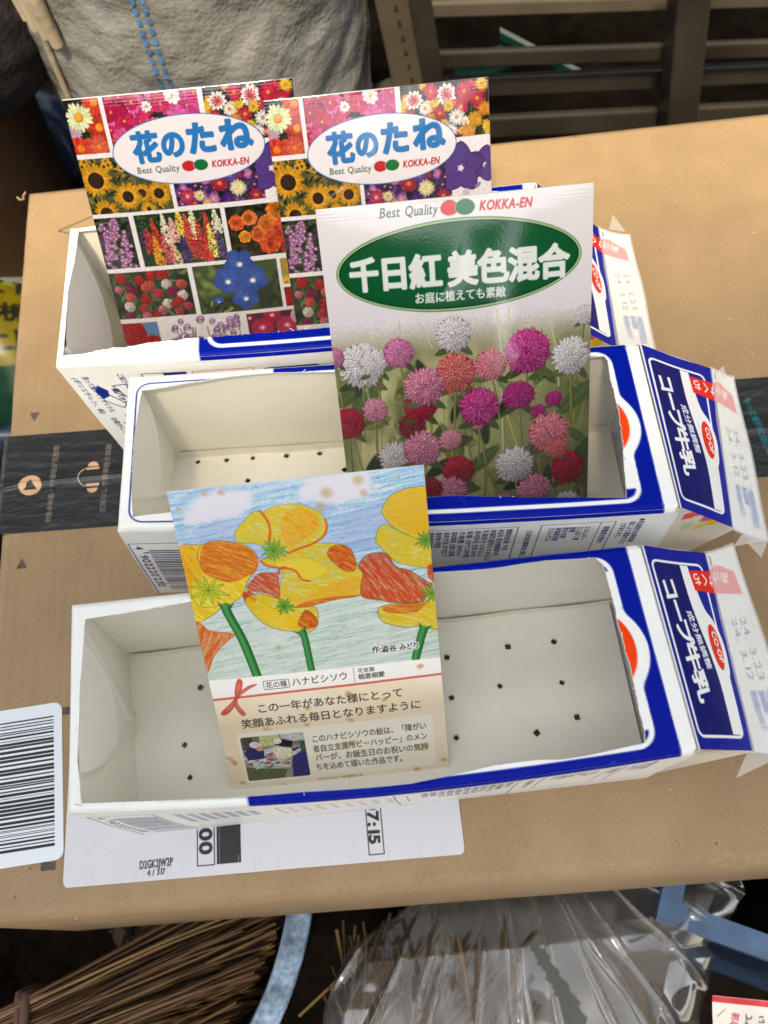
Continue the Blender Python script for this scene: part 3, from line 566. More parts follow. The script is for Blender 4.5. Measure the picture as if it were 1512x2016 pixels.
    P = crayon(CS['f3c'], RO, 40, 39, .27, 1.0); outline(P, .2); P = crayon(CS['f3d'], (230, 120, 40), 12, 40, .3, 1.2); c.stroke(P, .2, (200, 100, 40), .8)
    c.stroke(spline([(31, 33.6), (31.6, 31.8), (33.6, 31.6)], 4, False), .9, (224, 104, 38)); c.stroke(spline([(26, 41.4), (29.6, 43.2), (30.4, 40)], 5, False), .3, (220, 100, 40), .7)
    P = crayon(CS['f4d'], YL, 30, 41, .25, 1.1); outline(P, .26); P = crayon(CS['f4e'], ORG, 10, 42, .3, 1.2); P = crayon(CS['f4f'], RO, 80, 43, .2, 1.2)
    P = crayon(CS['f4a'], RO, 58, 44, .25, 1.05); outline(P, .24, (110, 80, 40)); c.stroke(spline([(70, 36), (76, 40.5), (81, 45)], 5, False), .2, (90, 70, 40), .6)
    P = crayon(CS['f5'], (230, 116, 34), 118, 45, .27, 1.0); c.stroke(P, .4, (224, 110, 40), .8)
    # stems
    for key, wd, fl_ in (('t1', 3.2, 5.4), ('t2', 2.5, 4.4), ('t3', 2.9, 4.6)):
        Q = spline(CS[key], 8, False); o = Q[0]; d = Q[5]-Q[0]; d /= np.linalg.norm(d); v = np.array((-d[1], d[0]))
        flare = [o-v*fl_/2-d*.8, o+d*1.6-v*wd*.42, Q[10]-v*wd*.4, Q[10]+v*wd*.4, o+d*1.6+v*wd*.42, o+v*fl_/2-d*.8, o+d*.3]
        c.poly(flare, (58, 150, 72)); c.stroke(Q[4:], wd, (58, 152, 74)); c.stroke(Q[2:]+v*wd*.2, wd*.5, (120, 176, 110), .55, tex=np.clip(.3+h3, 0, 1)); c.stroke(Q[3:]-v*wd*.38, wd*.26, (30, 106, 54), .9); c.stroke(Q[3:]+v*wd*.42, wd*.2, (34, 116, 58), .9)
        c.stroke([o-v*fl_/2-d*.8, o+d*1.6-v*wd*.42], .3, (40, 96, 60)); c.stroke([o+v*fl_/2-d*.8, o+d*1.6+v*wd*.42], .3, (40, 96, 60))
    # green stars in the cups
    for i, (x, y) in enumerate(CS['stars']):
        rr = (6.6, 4.0, 3.6, 3.6, 4.2)[i]; n = (10, 15, 14, 12, 11)[i]
        for k in range(n):
            a = k*2*math.pi/n+.2+nrg.random()*.2; L = rr*(.75+.4*nrg.random()); u = np.array((math.cos(a), math.sin(a))); v = np.array((-u[1], u[0])); o = np.array((x, y))
            P = spline([o, o+u*L*.5+v*L*.10, o+u*L, o+u*L*.5-v*L*.10], 4)
            c.poly(P, ((196, 204, 50), (142, 190, 60), (126, 184, 56), (120, 176, 60), (150, 186, 60))[i], .9); c.stroke(list(P)+[P[0]], .17, (88, 116, 40), .8)
    c.text('作:澁谷', 58.6, 69.2, 67.4, 69.3, 3.2, (244, 244, 240), .42); c.text('みどり', 68.4, 69.3, 75.4, 69.3, 3.2, (244, 244, 240), .42)
    c.text('作:澁谷', 58.6, 69.2, 67.4, 69.3, 3.2, (34, 44, 44), .06); c.text('みどり', 68.4, 69.3, 75.4, 69.3, 3.2, (34, 44, 44), .06)
    c.clip = None
    # lower, written half
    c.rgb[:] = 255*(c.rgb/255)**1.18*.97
    c.rect(-1, 74.2, 90, 82.3, (246, 242, 235)); c.rect(-1, 82.3, 90, 130, (246, 228, 198))
    sl = c.sub(-1, 82.3, 90, 130); bl = vn(X*.09, Y*.12, 71)[sl][..., None]; c.rgb[sl] += (np.array((250, 240, 222))-c.rgb[sl])*np.clip((bl-.4)*1.6, 0, .8)
    INK = (44, 42, 40)
    c.stroke([(-1, 82.7), (83, 81.4)], .95, (206, 88, 74)); c.stroke([(-1, 82.45), (83, 81.15)], .3, (226, 128, 112))
    for P, a, b in (([(8.2, 82), (8.6, 79), (10, 75.2), (11.2, 74.8), (11.6, 76.5), (10.4, 80), (8.6, 82.5)], (208, 92, 76), (176, 64, 56)), ([(8.6, 81.6), (11, 79.6), (14, 77.9), (16.6, 77.7), (14, 79), (11, 81), (8.8, 82.6)], (214, 100, 84), (180, 70, 60)),
                    ([(8.4, 82.2), (6.4, 84.6), (2.4, 88.2), (2, 89.6), (4, 89.4), (6.8, 86.6), (8.9, 83)], (204, 86, 72), (170, 60, 54)), ([(8.4, 82.6), (8.6, 86), (10.4, 90), (9.2, 90.6), (7.4, 86.8), (7.6, 83)], (210, 96, 80), (176, 66, 58))):
        Q = spline(P, 6); c.poly(Q, a); c.stroke(list(Q)+[Q[0]], .3, b, .7); m = Q.mean(0); c.poly(m+(Q-m)*.5, (232, 150, 130), .55, soft=.8)
    c.rrect(18.9, 76.6, 28.0, 80.3, .4, None, INK, .22); c.text('花の種', 19.6, 79.6, 27.3, 79.5, 2.9, INK, .02)
    c.text('ハナビシソウ', 28.9, 79.7, 49.2, 79.2, 3.9, INK, .03)
    for k in range(12): c.ell(51.3, 74.9+k*.52, .14, .14, 0, INK)
    c.text('花言葉', 52.7, 77.0, 58.8, 76.9, 2.1, INK, .02); c.text('相思相愛', 52.7, 79.8, 62.2, 79.6, 2.5, INK, .06)
    for i, (x, y) in enumerate(CT['spots']):
        for k in range(4): r = .5+1.0*nrg.random(); c.ell(x+(nrg.random()-.5)*1.8, y+(nrg.random()-.5)*1.6, r*1.1, r*.8, nrg.random(), (206, 166, 106) if i % 3 else (196, 140, 96), .5, .5)
    c.text('この一年があなた様にとって', 14.8, 90.1, 68.0, 89.2, 4.4, INK, .05)
    c.text('笑顔あふれる毎日となりますように', 8.2, 96.4, 74.0, 95.3, 4.4, INK, .05)
    c.rrect(5.5, 98.7, 77.6, 122.8, 1.6, (250, 245, 232))
    for i in (3, 4): x, y = CT['spots'][i]; c.ell(x, y, 3.4, 2.2, 0, (222, 198, 128), .6, 1.6)
    # the small photograph
    c.clip = (6.5, 100.8, 30, 121.7); c.rect(0, 90, 40, 130, (150, 150, 140))
    c.rect(6, 100, 30, 106.5, (120, 116, 100)); c.rect(13.5, 100, 21, 106, (196, 198, 140)); c.rect(21.5, 100, 30, 104.5, (190, 196, 196)); c.rect(7, 101, 11, 107, (84, 76, 66))
    for k in range(3): c.stroke([(8+k*1.3, 100), (8.6+k*1.2, 108)], .3, (40, 38, 36))
    c.poly([(6, 110), (20, 106), (25, 109), (23, 117), (10, 116)], (206, 208, 206)); c.poly([(6, 115), (22, 117.5), (20, 122), (6, 122)], (96, 104, 70)); c.stroke([(8.5, 114), (22.5, 117)], .5, (150, 168, 120))
    for k in range(40): x, y = 8+14*nrg.random(), 109+7*nrg.random(); c.poly([(x, y), (x+1.6, y-.3), (x+1.2, y+.7), (x-.4, y+.9)], jit([(214, 214, 212), (120, 130, 150), (196, 80, 50), (160, 130, 160), (90, 100, 110), (220, 216, 200)][nrg.integers(6)], 20))
    c.poly([(7, 108), (10, 105.5), (14.5, 108), (14, 111.5), (8, 111.8)], (44, 44, 110)); c.ell(11.6, 104.8, 2.1, 1.5, .2, (222, 226, 230)); c.ell(13, 106.6, 1.3, 1.2, 0, (206, 160, 130))
    c.poly([(18, 109.5), (19, 106.8), (24, 107.5), (26, 110), (24, 113), (19, 112.6)], (226, 224, 196)); c.poly([(18.6, 105.4), (22, 103), (25.5, 104.5), (25, 107.4), (21, 106.6)], (24, 24, 26)); c.ell(20, 104, 1.5, 1.3, 0, (226, 226, 230))
    c.poly([(25, 108), (30, 107), (31, 122), (23.5, 122), (24, 115)], (48, 46, 120)); c.poly([(24, 110), (29, 107.5), (28, 109.5), (25, 111.5)], (206, 200, 196)); c.stroke([(20.5, 114.2), (24, 112.4)], 1.2, (200, 156, 130)); c.rect(28, 105, 30.4, 110, (50, 90, 70))
    c.stroke([(15, 109.6), (17, 109.6)], .4, (30, 30, 34)); c.noise(.3, .4, 5); c.clip = None
    c.rrect(6.2, 100.5, 30.3, 122.0, 1.2, None, (250, 245, 232), .7)
    for s_, (a, b) in (('このハナビシソウの絵は、「障がい', CT['b1']), ('者自立支援所ビーハッピー」のメン', CT['b2']), ('バーが、お誕生日のお祝いの気持', CT['b3']), ('ちを込めて描いた作品です。', CT['b4'])):
        c.text(s_, a[0], a[1], b[0], b[1]+(0 if s_[0] != 'ち' else -.7), 3.6, INK, .03)
    c.text('アピセラピーを追究する。', 32.3, 124.6, 50.9, 124.5, 1.3, (60, 70, 40), 0); c.text('山田養蜂場', 31.8, 128.0, 51, 127.9, 3.2, (52, 92, 56), .1)
    return c

# ------------------------------------------------------------ milk carton prints
NAVY, NAVD = (4, 24, 144), (4, 16, 100)
WHT = (240, 240, 236)
def top_sheet(line):
    c = Canvas(204, 84, .3, WHT, -5, -7)
    c.rect(56, -8, 188.6, 78, NAVY)
    c.rrect(60, 4.4, 181.5, 65.6, 5, None, WHT, 1.7)
    yy = np.linspace(9, 61, 70); q = np.sqrt(np.clip(1-((yy-34.5)/15.3)**2, 0, 1)); bump = 173+14.2*q; xb = np.log(np.exp((bump-182.35)*1.3)+1)/1.3+182.35
    c.poly([(170, 61)]+[(170, 9)]+list(zip(xb, yy)), WHT); c.ell(173, 35, 10.3, 12.8, 0, (238, 66, 20))
    if line == 'full': c.rrect(4.2, 3.0, 49, 65.4, 5, None, (24, 40, 130), .55)
    if line == 'scrap': c.stroke([(6.5, 4.6), (12.6, 4.9)], .7, (24, 40, 130))
    for _ in range(90):
        x, y = 204*nrg.random()-5, 84*nrg.random()-7; c.ell(x, y, .35*nrg.random()+.1, .2, nrg.random()*3, (206, 208, 206) if x < 56 or x > 188 else (60, 80, 180), .6)
    for _ in range(14):
        x, y = 204*nrg.random()-5, 84*nrg.random()-7; a = nrg.random()*6; L = 2+5*nrg.random(); c.stroke([(x, y), (x+L*math.cos(a), y+L*math.sin(a))], .12, (150, 160, 210) if 56 < x < 188 else (206, 206, 204), .6)
    return c
def roof_sheet(seed=0):          # u: 0 far .. 70 near (y), v: 0 fold .. 34 ridge (x)
    c = Canvas(36, 72, .16, NAVY, -1, -1)
    c.rect(-2, -2, .8, 80, WHT)
    # broad white band that bulges round the oval, then the dark inner field
    band = spline([(20.5, 5.8), (22.0, 14), (24, 22), (27.5, 26.5), (30.2, 34), (30.0, 43), (28.6, 47), (28.4, 55), (28.6, 65)], 6, False)
    c.poly(list(band)+[(19.6, 65), (19.3, 6)], WHT)
    c.rrect(2.6, 5.2, 28.4, 65.8, 2.4, None, WHT, .95)
    inner = spline([(16.6, 5.8), (16.9, 18), (18.2, 28), (20.6, 40), (22, 50), (22.2, 65)], 6, False)
    c.poly([(3.2, 7.2), (4.6, 5.8)]+list(inner)+[(4.8, 65.2), (3.2, 63.6)], NAVD)
    c.poly(list(inner)+list(spline([(28.0, 65.2), (27.9, 55), (25.5, 45), (24.0, 40), (22.6, 32), (20.6, 24), (19.4, 6)], 5, False)), WHT)
    c.ell(25.1, 35.5, 3.1, 8.0, -.06, (226, 44, 22)); c.text('CO·OP', 24.2, 30.0, 25.4, 41.2, 3.4, WHT, .12)
    # the name, read towards the viewer
    for ch, a, b, x in (('コ', 11.5, 20.5, 5.2), ('ー', 19.5, 28.5, 5.8), ('プ', 26.5, 36.5, 6.3), ('牛', 35.2, 45.6, 6.9), ('乳', 44.4, 55.6, 7.6)):
        c.text(ch, x, a, x+.5, b, 7.6, WHT, .36, -.1)
    c.text('成分無調整', 13.4, 23.2, 16.6, 44.0, 3.4, WHT, .09)
    # opening tag, upside down
    c.poly([(20.6, 7.6), (34.6, 7.0), (35.4, 15.6), (21.4, 15.2)], (226, 40, 22)); c.text('ち', 26.2, 8.8, 21.8, 8.9, 5.2, WHT, .1); c.text('く', 30.4, 8.8, 26.4, 8.8, 5.2, WHT, .1); c.text('け', 34.8, 8.8, 30.6, 8.8, 5.2, WHT, .1)
    c.rect(32.8, -2, 40, 6.8, WHT); c.rect(33.3, 15.6, 40, 80, WHT)
    c.stroke([(4.5, 7), (8, 12)], .1, (120, 140, 200), .6); c.stroke([(9, 14), (12, 20)], .1, (90, 110, 180), .5)
    return c
def fin_sheet(seed=0):           # u across the fin 0..16, v 0..70
    c = Canvas(18, 72, .16, (232, 230, 222), -1, -1)
    c.poly([(-1, 5.6), (4, 5.0), (11.6, 9), (12.2, 17.4), (-1, 15)], (232, 84, 86)); c.text('け', 3.4, 7.6, -.6, 7.4, 4.8, WHT, .1); c.text('あ', 8.6, 9.0, 3.8, 8.0, 4.8, WHT, .1)
    c.rect(-1, 1, 1.2, 4.6, (70, 100, 150))
    for x, t in ((3.4, '24. 3.12'), (7.6, '24. 3.23')): c.text(t, x, 25, x+1.4, 47, 3.6, (120, 122, 122), .02)
    for k, t in enumerate(('要冷蔵10℃以下', '賞味期限', '(製造年月日)')): c.text(t, 4.2+k*3.1, 50, 4.8+k*3.1, 50+13*min(1, len(t)/7), 2.5, (92, 116, 176), .1)
    c.rect(3.8, 50, 5.4, 58, (120, 140, 186), .5); c.rect(9.8, 52, 12.8, 66, (120, 140, 186), .6)
    return c
def wall_sheet(kind):
    c = Canvas(194, 70, .3 if kind != 'mid' else .26, (243, 243, 239)); INK = (44, 46, 108)
    if kind == 'back':
        c.text('洗って開いてリサイクル', 6.8, 9.5, 7.6, 36, 2.7, INK, .05); c.text('(ポリエチレン、紙)', 2.6, 10, 3.2, 37, 2.7, INK, .05)
        P = [(8.6, 18.5), (11.6, 15.5), (11.6, 26), (8.6, 24)]; c.poly([(7.6, 20.5), (10.2, 16), (13, 20), (12, 24), (8.6, 26)], (24, 44, 140)); c.stroke([(8.2, 27), (14.6, 33), (17, 30), (12, 23)], .5, INK); c.stroke([(16, 17), (22, 16), (22.6, 24), (19, 26), (16, 17)], .5, INK)
        c.poly([(17, 29), (21, 24), (24, 29), (22, 36), (19, 34)], (24, 44, 140)); c.text('紙パック', 15.0, 19, 16, 31, 3.2, INK, .16)
        c.text('ご協力ください', 21, 8.5, 21.6, 24, 2.7, INK, .05); c.text('①開いて', 12.6, 38, 13.4, 50, 2.7, INK, .06); c.text('②乾かして', 5.6, 40, 6.4, 54, 2.7, INK, .06); c.rrect(8, 52, 15, 58, .3, None, INK, .3); c.rrect(10, 47, 18, 52, .3, None, INK, .3); c.ell(10.5, 45, .9, .6, 0, INK)
        c.rrect(30.5, 9.5, 48, 40, .3, None, INK, .4); c.rect(39, 9.6, 48, 14, (24, 40, 140)); c.rrect(50.5, 9.6, 74.5, 40, .5, None, (220, 84, 70), .4); c.text('1000ml', 56, 13.6, 72, 13.4, 3.4, (80, 60, 70), .1)
        c.rrect(77.6, 10.5, 101, 20, 2.4, (24, 44, 140)); c.text('おいしさ・', 80, 15.2, 99, 14.2, 2.6, (220, 226, 240), .03); c.rect(101, 11, 190, 11.4, INK)
    else:
        c.stroke([(22, 13.6), (.8, 14.4), (.8, 70)], .42, (30, 34, 120)); c.stroke([(22, 13.6), (22, 66)], .42, (30, 34, 120)); c.text('4', 2.6, 16.8, 2.6, 20.4, 4.0, (30, 34, 110), .1)
        q = np.random.default_rng(4); y = 20.8
        while y < 66:
            t = .35+q.integers(0, 3)*.35; c.rect(7.0 if q.random() > .1 else 4.6, y, 21.2, y+t, (30, 32, 108)); y += t+.35+q.integers(0, 3)*.3
        c.text("902220'230", 2.6, 25.4, 2.6, 62.4, 4.1, (30, 34, 110), .08)
        c.stroke([(26, 40), (60, 42)], .3, INK)
        for k in range(7): c.rect(28+k*4, 16, 30.6+k*4, 40-k*1.5, (110, 112, 160), .5)
        c.rrect(62, 13, 104, 40, 1, None, INK, .3)
        for k in range(8): c.text('パック入り牛乳', 65+k*4.6, 15, 65+k*4.6, 34, 2.3, (86, 88, 150), .02)
        c.rrect(100, 7.6, 140, 66, .2, None, INK, .32)
        rows = ['種類別名称  牛乳', '商品名 成分無調整牛乳', '無脂乳固形分 8.3%以上', '乳脂肪分 3.5%以上', '原材料名 生乳100%', '殺菌 130℃ 2秒間', '内容量 1000ml', '賞味期限 上部に記載', '保存方法 10℃以下', '開封後の取扱', '製造所所在地']
        for k, t in enumerate(rows): c.text(t, 136.3-k*2.75, 9.4, 136.3-k*2.75, 9.4+min(52, len(t)*2.55), 2.35, INK, .06)
        c.text('(日本食品標準成分表による)', 143.6, 12, 143.6, 46, 2.3, INK, .06)
        c.rrect(148, 7.4, 173.6, 50, .2, None, INK, .32); c.stroke([(168.5, 7.4), (168.5, 50)], .3, INK); c.text('栄養成分表示', 170.3, 11.5, 170.3, 28, 2.5, INK, .07)
        for k, t in enumerate(('エネルギー', 'たんぱく質', '脂質', '炭水化物', '食塩相当量', 'カルシウム')): c.text(t, 163.6-k*2.5, 10.6, 163.6-k*2.5, 10.6+len(t)*2.7, 2.4, INK, .06)
        c.text('とがあります。', 176.0, 9, 176.0, 25, 2.4, INK, .06); c.text('域により変動するこ', 178.8, 8.4, 178.8, 31, 2.4, INK, .06); c.text('●乳脂肪分は季節地', 181.6, 6, 181.6, 29, 2.4, INK, .06)
    return c
def gable_sheet():
    c = Canvas(40, 72, .3, (224, 216, 200))
    for x, y, cl in ((4.2, 7, (232, 84, 64)), (8.8, 5.0, (236, 36, 20)), (15.8, 4, (150, 186, 184)), (20.5, 5.4, (30, 130, 146)), (13.4, 12, (214, 96, 126)), (18.2, 9.8, (196, 8, 60)), (12.6, 19.5, (220, 204, 110)), (17.2, 17, (236, 196, 0)), (6.8, 17, (190, 206, 160))):
        c.poly([(x*1.05, y*1.15), (x*1.05+4.7, y*1.15-.9), (x*1.05+5.1, y*1.15+5.2), (x*1.05+.3, y*1.15+6.2)], cl)
    return c
TOPS = dict(back=top_sheet('scrap'), mid=top_sheet('full'), front=top_sheet('none')); ROOF = roof_sheet(); FIN = fin_sheet(); GAB = gable_sheet()
WALLS = dict(back=wall_sheet('back'), mid=wall_sheet('mid'))

MT['tape'] = mat('mending_tape', (.86, .86, .83), .32, .5, alpha=.36, bump=(120, .2, .002, 2))

def make_carton(top_key, label, top, bot, ridge, fin, contour, bow, wall, holes, tips, crease, torn=.35):
    FLt, NLt, FRt, NRt = [np.array(q, float)/1000 for q in top]; FLb, NLb, FRb, NRb = [np.array(q, float)/1000 for q in bot]
    H = .070; L, D = 194., 70.; TOP = TOPS[top_key]
    base = empty('milk_carton', ((NLt[0]+FRt[0])/2, (NLt[1]+FRt[1])/2, 0), label=label, cat='milk carton', group='cut open milk cartons on the cardboard box')
    def bil(s, t, NL, NR, FL, FR): s = s[..., None]; t = t[..., None]; return (1-s)*(1-t)*NL+s*(1-t)*NR+(1-s)*t*FL+s*t*FR
    def tp(x, y):
        s, t = np.asarray(x)/L, np.asarray(y)/D; P = bil(s, t, NLt, NRt, FLt, FRt); sb = np.sin(np.pi*np.clip(s, 0, 1))
        P[..., 1] += (-bow[0]*np.clip(1-t, 0, 1.2)+bow[1]*t)*sb/1000; return P
    def bt(x, y): s, t = np.asarray(x)/L, np.asarray(y)/D; return bil(s, t, NLb, NRb, FLb, FRb)
    def xyz(x, y, d):          # d = mm below the top plane
        k = (np.clip(np.asarray(d), 0, 70)/70)[..., None]; P = tp(x, y)*(1-k)+bt(x, y)*k
        return np.concatenate([P, (H-np.asarray(d)[..., None]/1000)], -1)
    # ---- cut panel: rim left round the opening, with rounded shoulders
    def resamp(P, n):
        P = np.array(P, float); d = np.concatenate([[0], np.cumsum(np.linalg.norm(np.diff(P, axis=0), axis=1))]); q = np.linspace(0, d[-1], n, endpoint=False)
        return np.stack([np.interp(q, d, P[:, 0]), np.interp(q, d, P[:, 1])], 1)
    far, right, near, left = contour; ns = (360, 140, 360, 140)
    cor = [far[0], right[0], near[0], left[0]]
    inn = np.concatenate([resamp(list(sd)+[cor[(i+1) % 4]], n) for i, (sd, n) in enumerate(zip((far, right, near, left), ns))])
    r = 2.6; a0, a1, b0, b1 = r, L-1.2, r, D-r
    oc = [(a0, b1), (a1, b1), (a1, b0), (a0, b0)]
    out = np.concatenate([np.linspace(oc[i], oc[(i+1) % 4], n, endpoint=False) for i, n in enumerate(ns)]); N = len(inn)
    nr = np.zeros((N, 2)); k0 = 0
    for i, (n, v) in enumerate(zip(ns, ((0, 1), (1, 0), (0, -1), (-1, 0)))): nr[k0:k0+n] = v; k0 += n
    for i, k0 in enumerate((0, ns[0], ns[0]+ns[1], sum(ns[:3]))):
        v = nr[k0-1]+nr[k0]; nr[k0] = v
        for j in range(1, 5): nr[(k0-j) % N] = nr[(k0-j) % N]*1.0+nr[k0]*0
    q = np.random.default_rng(len(label)); jt = np.zeros(N)
    for sc, am in ((1, .28), (3, .45), (9, .6)):
        z = q.normal(size=N); kk = np.ones(sc)/sc; jt += np.convolve(np.concatenate([z, z[:sc]]), kk, 'same')[:N]*am*math.sqrt(sc)*.8
    amp = np.full(N, .14); amp[ns[0]+ns[1]:sum(ns[:3])] = torn*.55; amp[ns[0]:ns[0]+ns[1]] = .22
    dirv = inn-out; dirv /= np.linalg.norm(dirv, axis=1)[:, None]+1e-6; inn = inn+dirv*(jt*amp)[:, None]
    Mr = 40; ts = np.concatenate([[0, .012], np.linspace(.035, 1, Mr)]); rings = []; cols = []
    rings.append((inn, .55)); cols.append(np.tile((226, 220, 204.), (N, 1)))
    for i, t in enumerate(ts):
        P = inn*(1-t)+out*t; rings.append((P, .06 if i == 0 else 0.)); 
        cl = TOP.sample(P[:, 0], P[:, 1]); cols.append(np.tile((238, 236, 228.), (N, 1)) if i == 0 else cl)
    for a in (18, 36, 54, 72, 90):
        P = out+nr*r*math.sin(R(a))*np.where(np.abs(nr[:, :1]) > .5, np.where(out[:, :1] > 100, .45, 1), 1); rings.append((P, r*(1-math.cos(R(a))))); cols.append(TOP.sample(P[:, 0], P[:, 1]))
    Vx = np.array([xyz(P[:, 0], P[:, 1], np.full(N, d)+wav(P[:, 0]*.06, P[:, 1]*.06, 3)*.18) for P, d in rings])
    m = MB(); m.grid(Vx, 0, np.array(cols), True, wrap=True)
    # underside of the rim
    m.grid(np.array([xyz(P[:, 0], P[:, 1], np.full(N, .6)) for P, d in (rings[0], rings[-6])]), 1, None, True, flip=True, wrap=True)
    # loose paper fibres along the tear
    for k in range(26):
        j = q.integers(N); P = inn[j]; A = xyz(np.array([P[0]]), np.array([P[1]]), np.array([0.1]))[0]; L2 = .0006+.0012*q.random(); an = q.random()*6.28
        m.tube([A, A+np.array((math.cos(an)*L2*.6, math.sin(an)*L2*.6, L2*.4)), A+np.array((math.cos(an)*L2, math.sin(an)*L2, L2*.5))], .00012, 4, 0, np.array((240, 238, 230.)))
    m.build('cut_panel', [MT['carton'], MT['liner']], base)
    # ---- printed wall towards the viewer
    W = WALLS[wall]; st = 1; X, Dd = np.meshgrid(W.xs[::st], W.ys[::st]); Dd = np.maximum(Dd, r)
    V = xyz(X, np.zeros_like(X), Dd); V[..., 1] -= (wav(X*.03, Dd*.05, 9)*.5*np.sin(np.pi*Dd/70))/1000
    m = MB(); m.grid(V, 0, W.sample(X, Dd), True, flip=True); m.build('side_panel', MT['carton'], base)
    # ---- plain walls and liner
    m = MB(); xs = np.linspace(0, L, 40); ds = np.linspace(r, 70, 16); X, Dd = np.meshgrid(xs, ds)
    m.grid(xyz(X, np.full_like(X, D), Dd), 0, np.tile(WHT, (X.size, 1)), True)
    ys = np.linspace(0, D, 30); Y, Dd2 = np.meshgrid(ys, ds); m.grid(xyz(np.zeros_like(Y), Y, Dd2), 0, np.tile(WHT, (Y.size, 1)), True)
    X2, D2 = np.meshgrid(np.linspace(.6, L, 40), np.linspace(.6, 70, 16))
    m.grid(xyz(X2, np.full_like(X2, D-.7), D2), 1, None, True, flip=True); m.grid(xyz(X2, np.full_like(X2, .7), D2), 1, None, True)
    m.build('carton_body', [MT['carton'], MT['liner']], base)
    # ---- folded base seen from the inside
    ys = np.linspace(.7, D-.7, 110); dd = np.linspace(.6, 69, 110); Y, Dd = np.meshgrid(ys, dd); cy, rx_, ry_ = crease
    qd = np.sqrt(((Y-cy)/rx_)**2+((Dd+4)/ry_)**2); lip = 1/(1+np.exp((qd-1)*26)); fold = np.exp(-((Y-(cy-14)-(Dd-20)*.55)/1.6)**2)*.9+np.exp(-((Y-(cy+20)+(Dd-30)*.5)/1.4)**2)*.8
    xo = .8+3.0*lip*(.6+.4*qd)+1.3*np.exp(-((qd-1)/.06)**2)+fold*1.5*(.3+Dd/90)+1.2*np.sin(np.pi*Dd/70)
    m = MB(); m.grid(xyz(xo, Y, Dd), 0, None, True, flip=True); m.build('base_flap', MT['liner'], base)
    # ---- floor with punched drain holes
    bm = bmesh.new(); zf = .0052
    def fp(x, y): P = xyz(np.array(float(x)), np.array(float(y)), np.array(70.)); return (P[0], P[1], zf)
    oc = [(.7, .7), (L, .7), (L, D-.7), (.7, D-.7)]; loops = [oc]
    for hx, hy in holes:
        a = q.random()*1.5; s_ = .95+.3*q.random(); loops.append([(hx+s_*1.3*math.cos(a+k*1.571), hy+s_*1.3*math.sin(a+k*1.571)) for k in range(4)])
    edges = []
    for lp in loops:
        vv = [bm.verts.new(fp(*p)) for p in lp]; edges += [bm.edges.new((vv[i], vv[(i+1) % 4])) for i in range(4)]
    bmesh.ops.triangle_fill(bm, use_beauty=True, edges=edges, use_dissolve=False)
    bmesh.ops.recalc_face_normals(bm, faces=bm.faces)
    me = bpy.data.meshes.new('floor_panel'); bm.to_mesh(me); bm.free(); me.materials.append(MT['liner'])
    o = bpy.data.objects.new('floor_panel', me); COL.objects.link(o); o.parent = base; o.matrix_parent_inverse = Matrix.Translation(-base.location)
    so = o.modifiers.new('thick', 'SOLIDIFY'); so.thickness = .0009
    m = MB()
    for lp in loops[1:]:            # raised, torn paper lips round the holes
        cx = np.mean([p_[0] for p_ in lp]); cy_ = np.mean([p_[1] for p_ in lp])
        for k in range(4):
            a_, b_ = np.array(lp[k]), np.array(lp[(k+1) % 4]); mid = (a_+b_)/2; o_ = mid-(cx, cy_); hgt = .0003+.0006*q.random()
            A, B = fp(*a_), fp(*b_); T = np.array(fp(*(mid+o_*(.35+.5*q.random()))))+np.array((0, 0, hgt)); m.add([A, B, T], [[0, 1, 2]], 0); A2, B2 = np.array(fp(*(a_+(a_-(cx, cy_))*.5))), np.array(fp(*(b_+(b_-(cx, cy_))*.5))); up = np.array((0, 0, .00012)); m.add([np.array(A)+up, np.array(B)+up, B2+up, A2+up], [[0, 1, 2, 3]], 0)
    # glued overlap along the foot of the far wall
    X2, D2 = np.meshgrid(np.linspace(3, L, 60), np.linspace(59+2*q.random(), 65, 6)); V = xyz(X2, D-1.25-.25*np.sin(X2*.15)-.2*(D2 > 64), D2); m.grid(V, 0, None, True, flip=True)
    m.build('floor_seam', MT['liner'], base)
    # ---- gable
    RF, RN = [np.array(p, float)/1000 for p in ridge]; FF, FN = [np.array(p, float)/1000 for p in fin]
    fF, fN = xyz(np.array(L), np.array(D-1.), np.array(.3)), xyz(np.array(L), np.array(1.), np.array(.3))
    U, Vv = np.meshgrid(np.linspace(0, 1, 214), np.linspace(0, 1, 430))       # U: fold->ridge, V: far->near
    def quad(a, b, c_, d, U, Vv): U = U[..., None]; Vv = Vv[..., None]; return (1-U)*(1-Vv)*a+U*(1-Vv)*b+(1-U)*Vv*c_+U*Vv*d
    V = quad(fF, RF, fN, RN, U, Vv); V[..., 2] += (.0012*np.sin(np.pi*U)*np.sin(np.pi*Vv)+.0006*wav(U*3, Vv*5, 5)*np.sin(np.pi*U))
    m = MB(); m.grid(V, 0, ROOF.sample(U*34, Vv*70), True, flip=True); m.build('roof_panel', MT['carton'], base)
    U, Vv = np.meshgrid(np.linspace(0, 1, 100), np.linspace(0, 1, 430)); V = quad(RF, FF, RN, FN, U, Vv); V[..., 2] += .0009*wav(U*2, Vv*6, 8)*U-.0008*np.sin(np.pi*U)
    m = MB(); m.grid(V, 0, FIN.sample(U*15, Vv*70), True, flip=True); Vb = V.copy(); Vb[..., 2] -= .0016; m.grid(Vb[::20, ::20], 0, None, True); 
    for e in (0, -1): m.grid(np.stack([V[e, ::4], Vb[e, ::4]]), 0, None, True)
    m.grid(np.stack([V[::4, -1], Vb[::4, -1]]), 0, None, True); m.build('gable_fin', MT['carton'], base)
    # lower roof and the folded ends of the gable
    bF, bN = xyz(np.array(L), np.array(D-1.), np.array(69.6)), xyz(np.array(L), np.array(1.), np.array(69.6)); dz = np.array((0, 0, .0018))
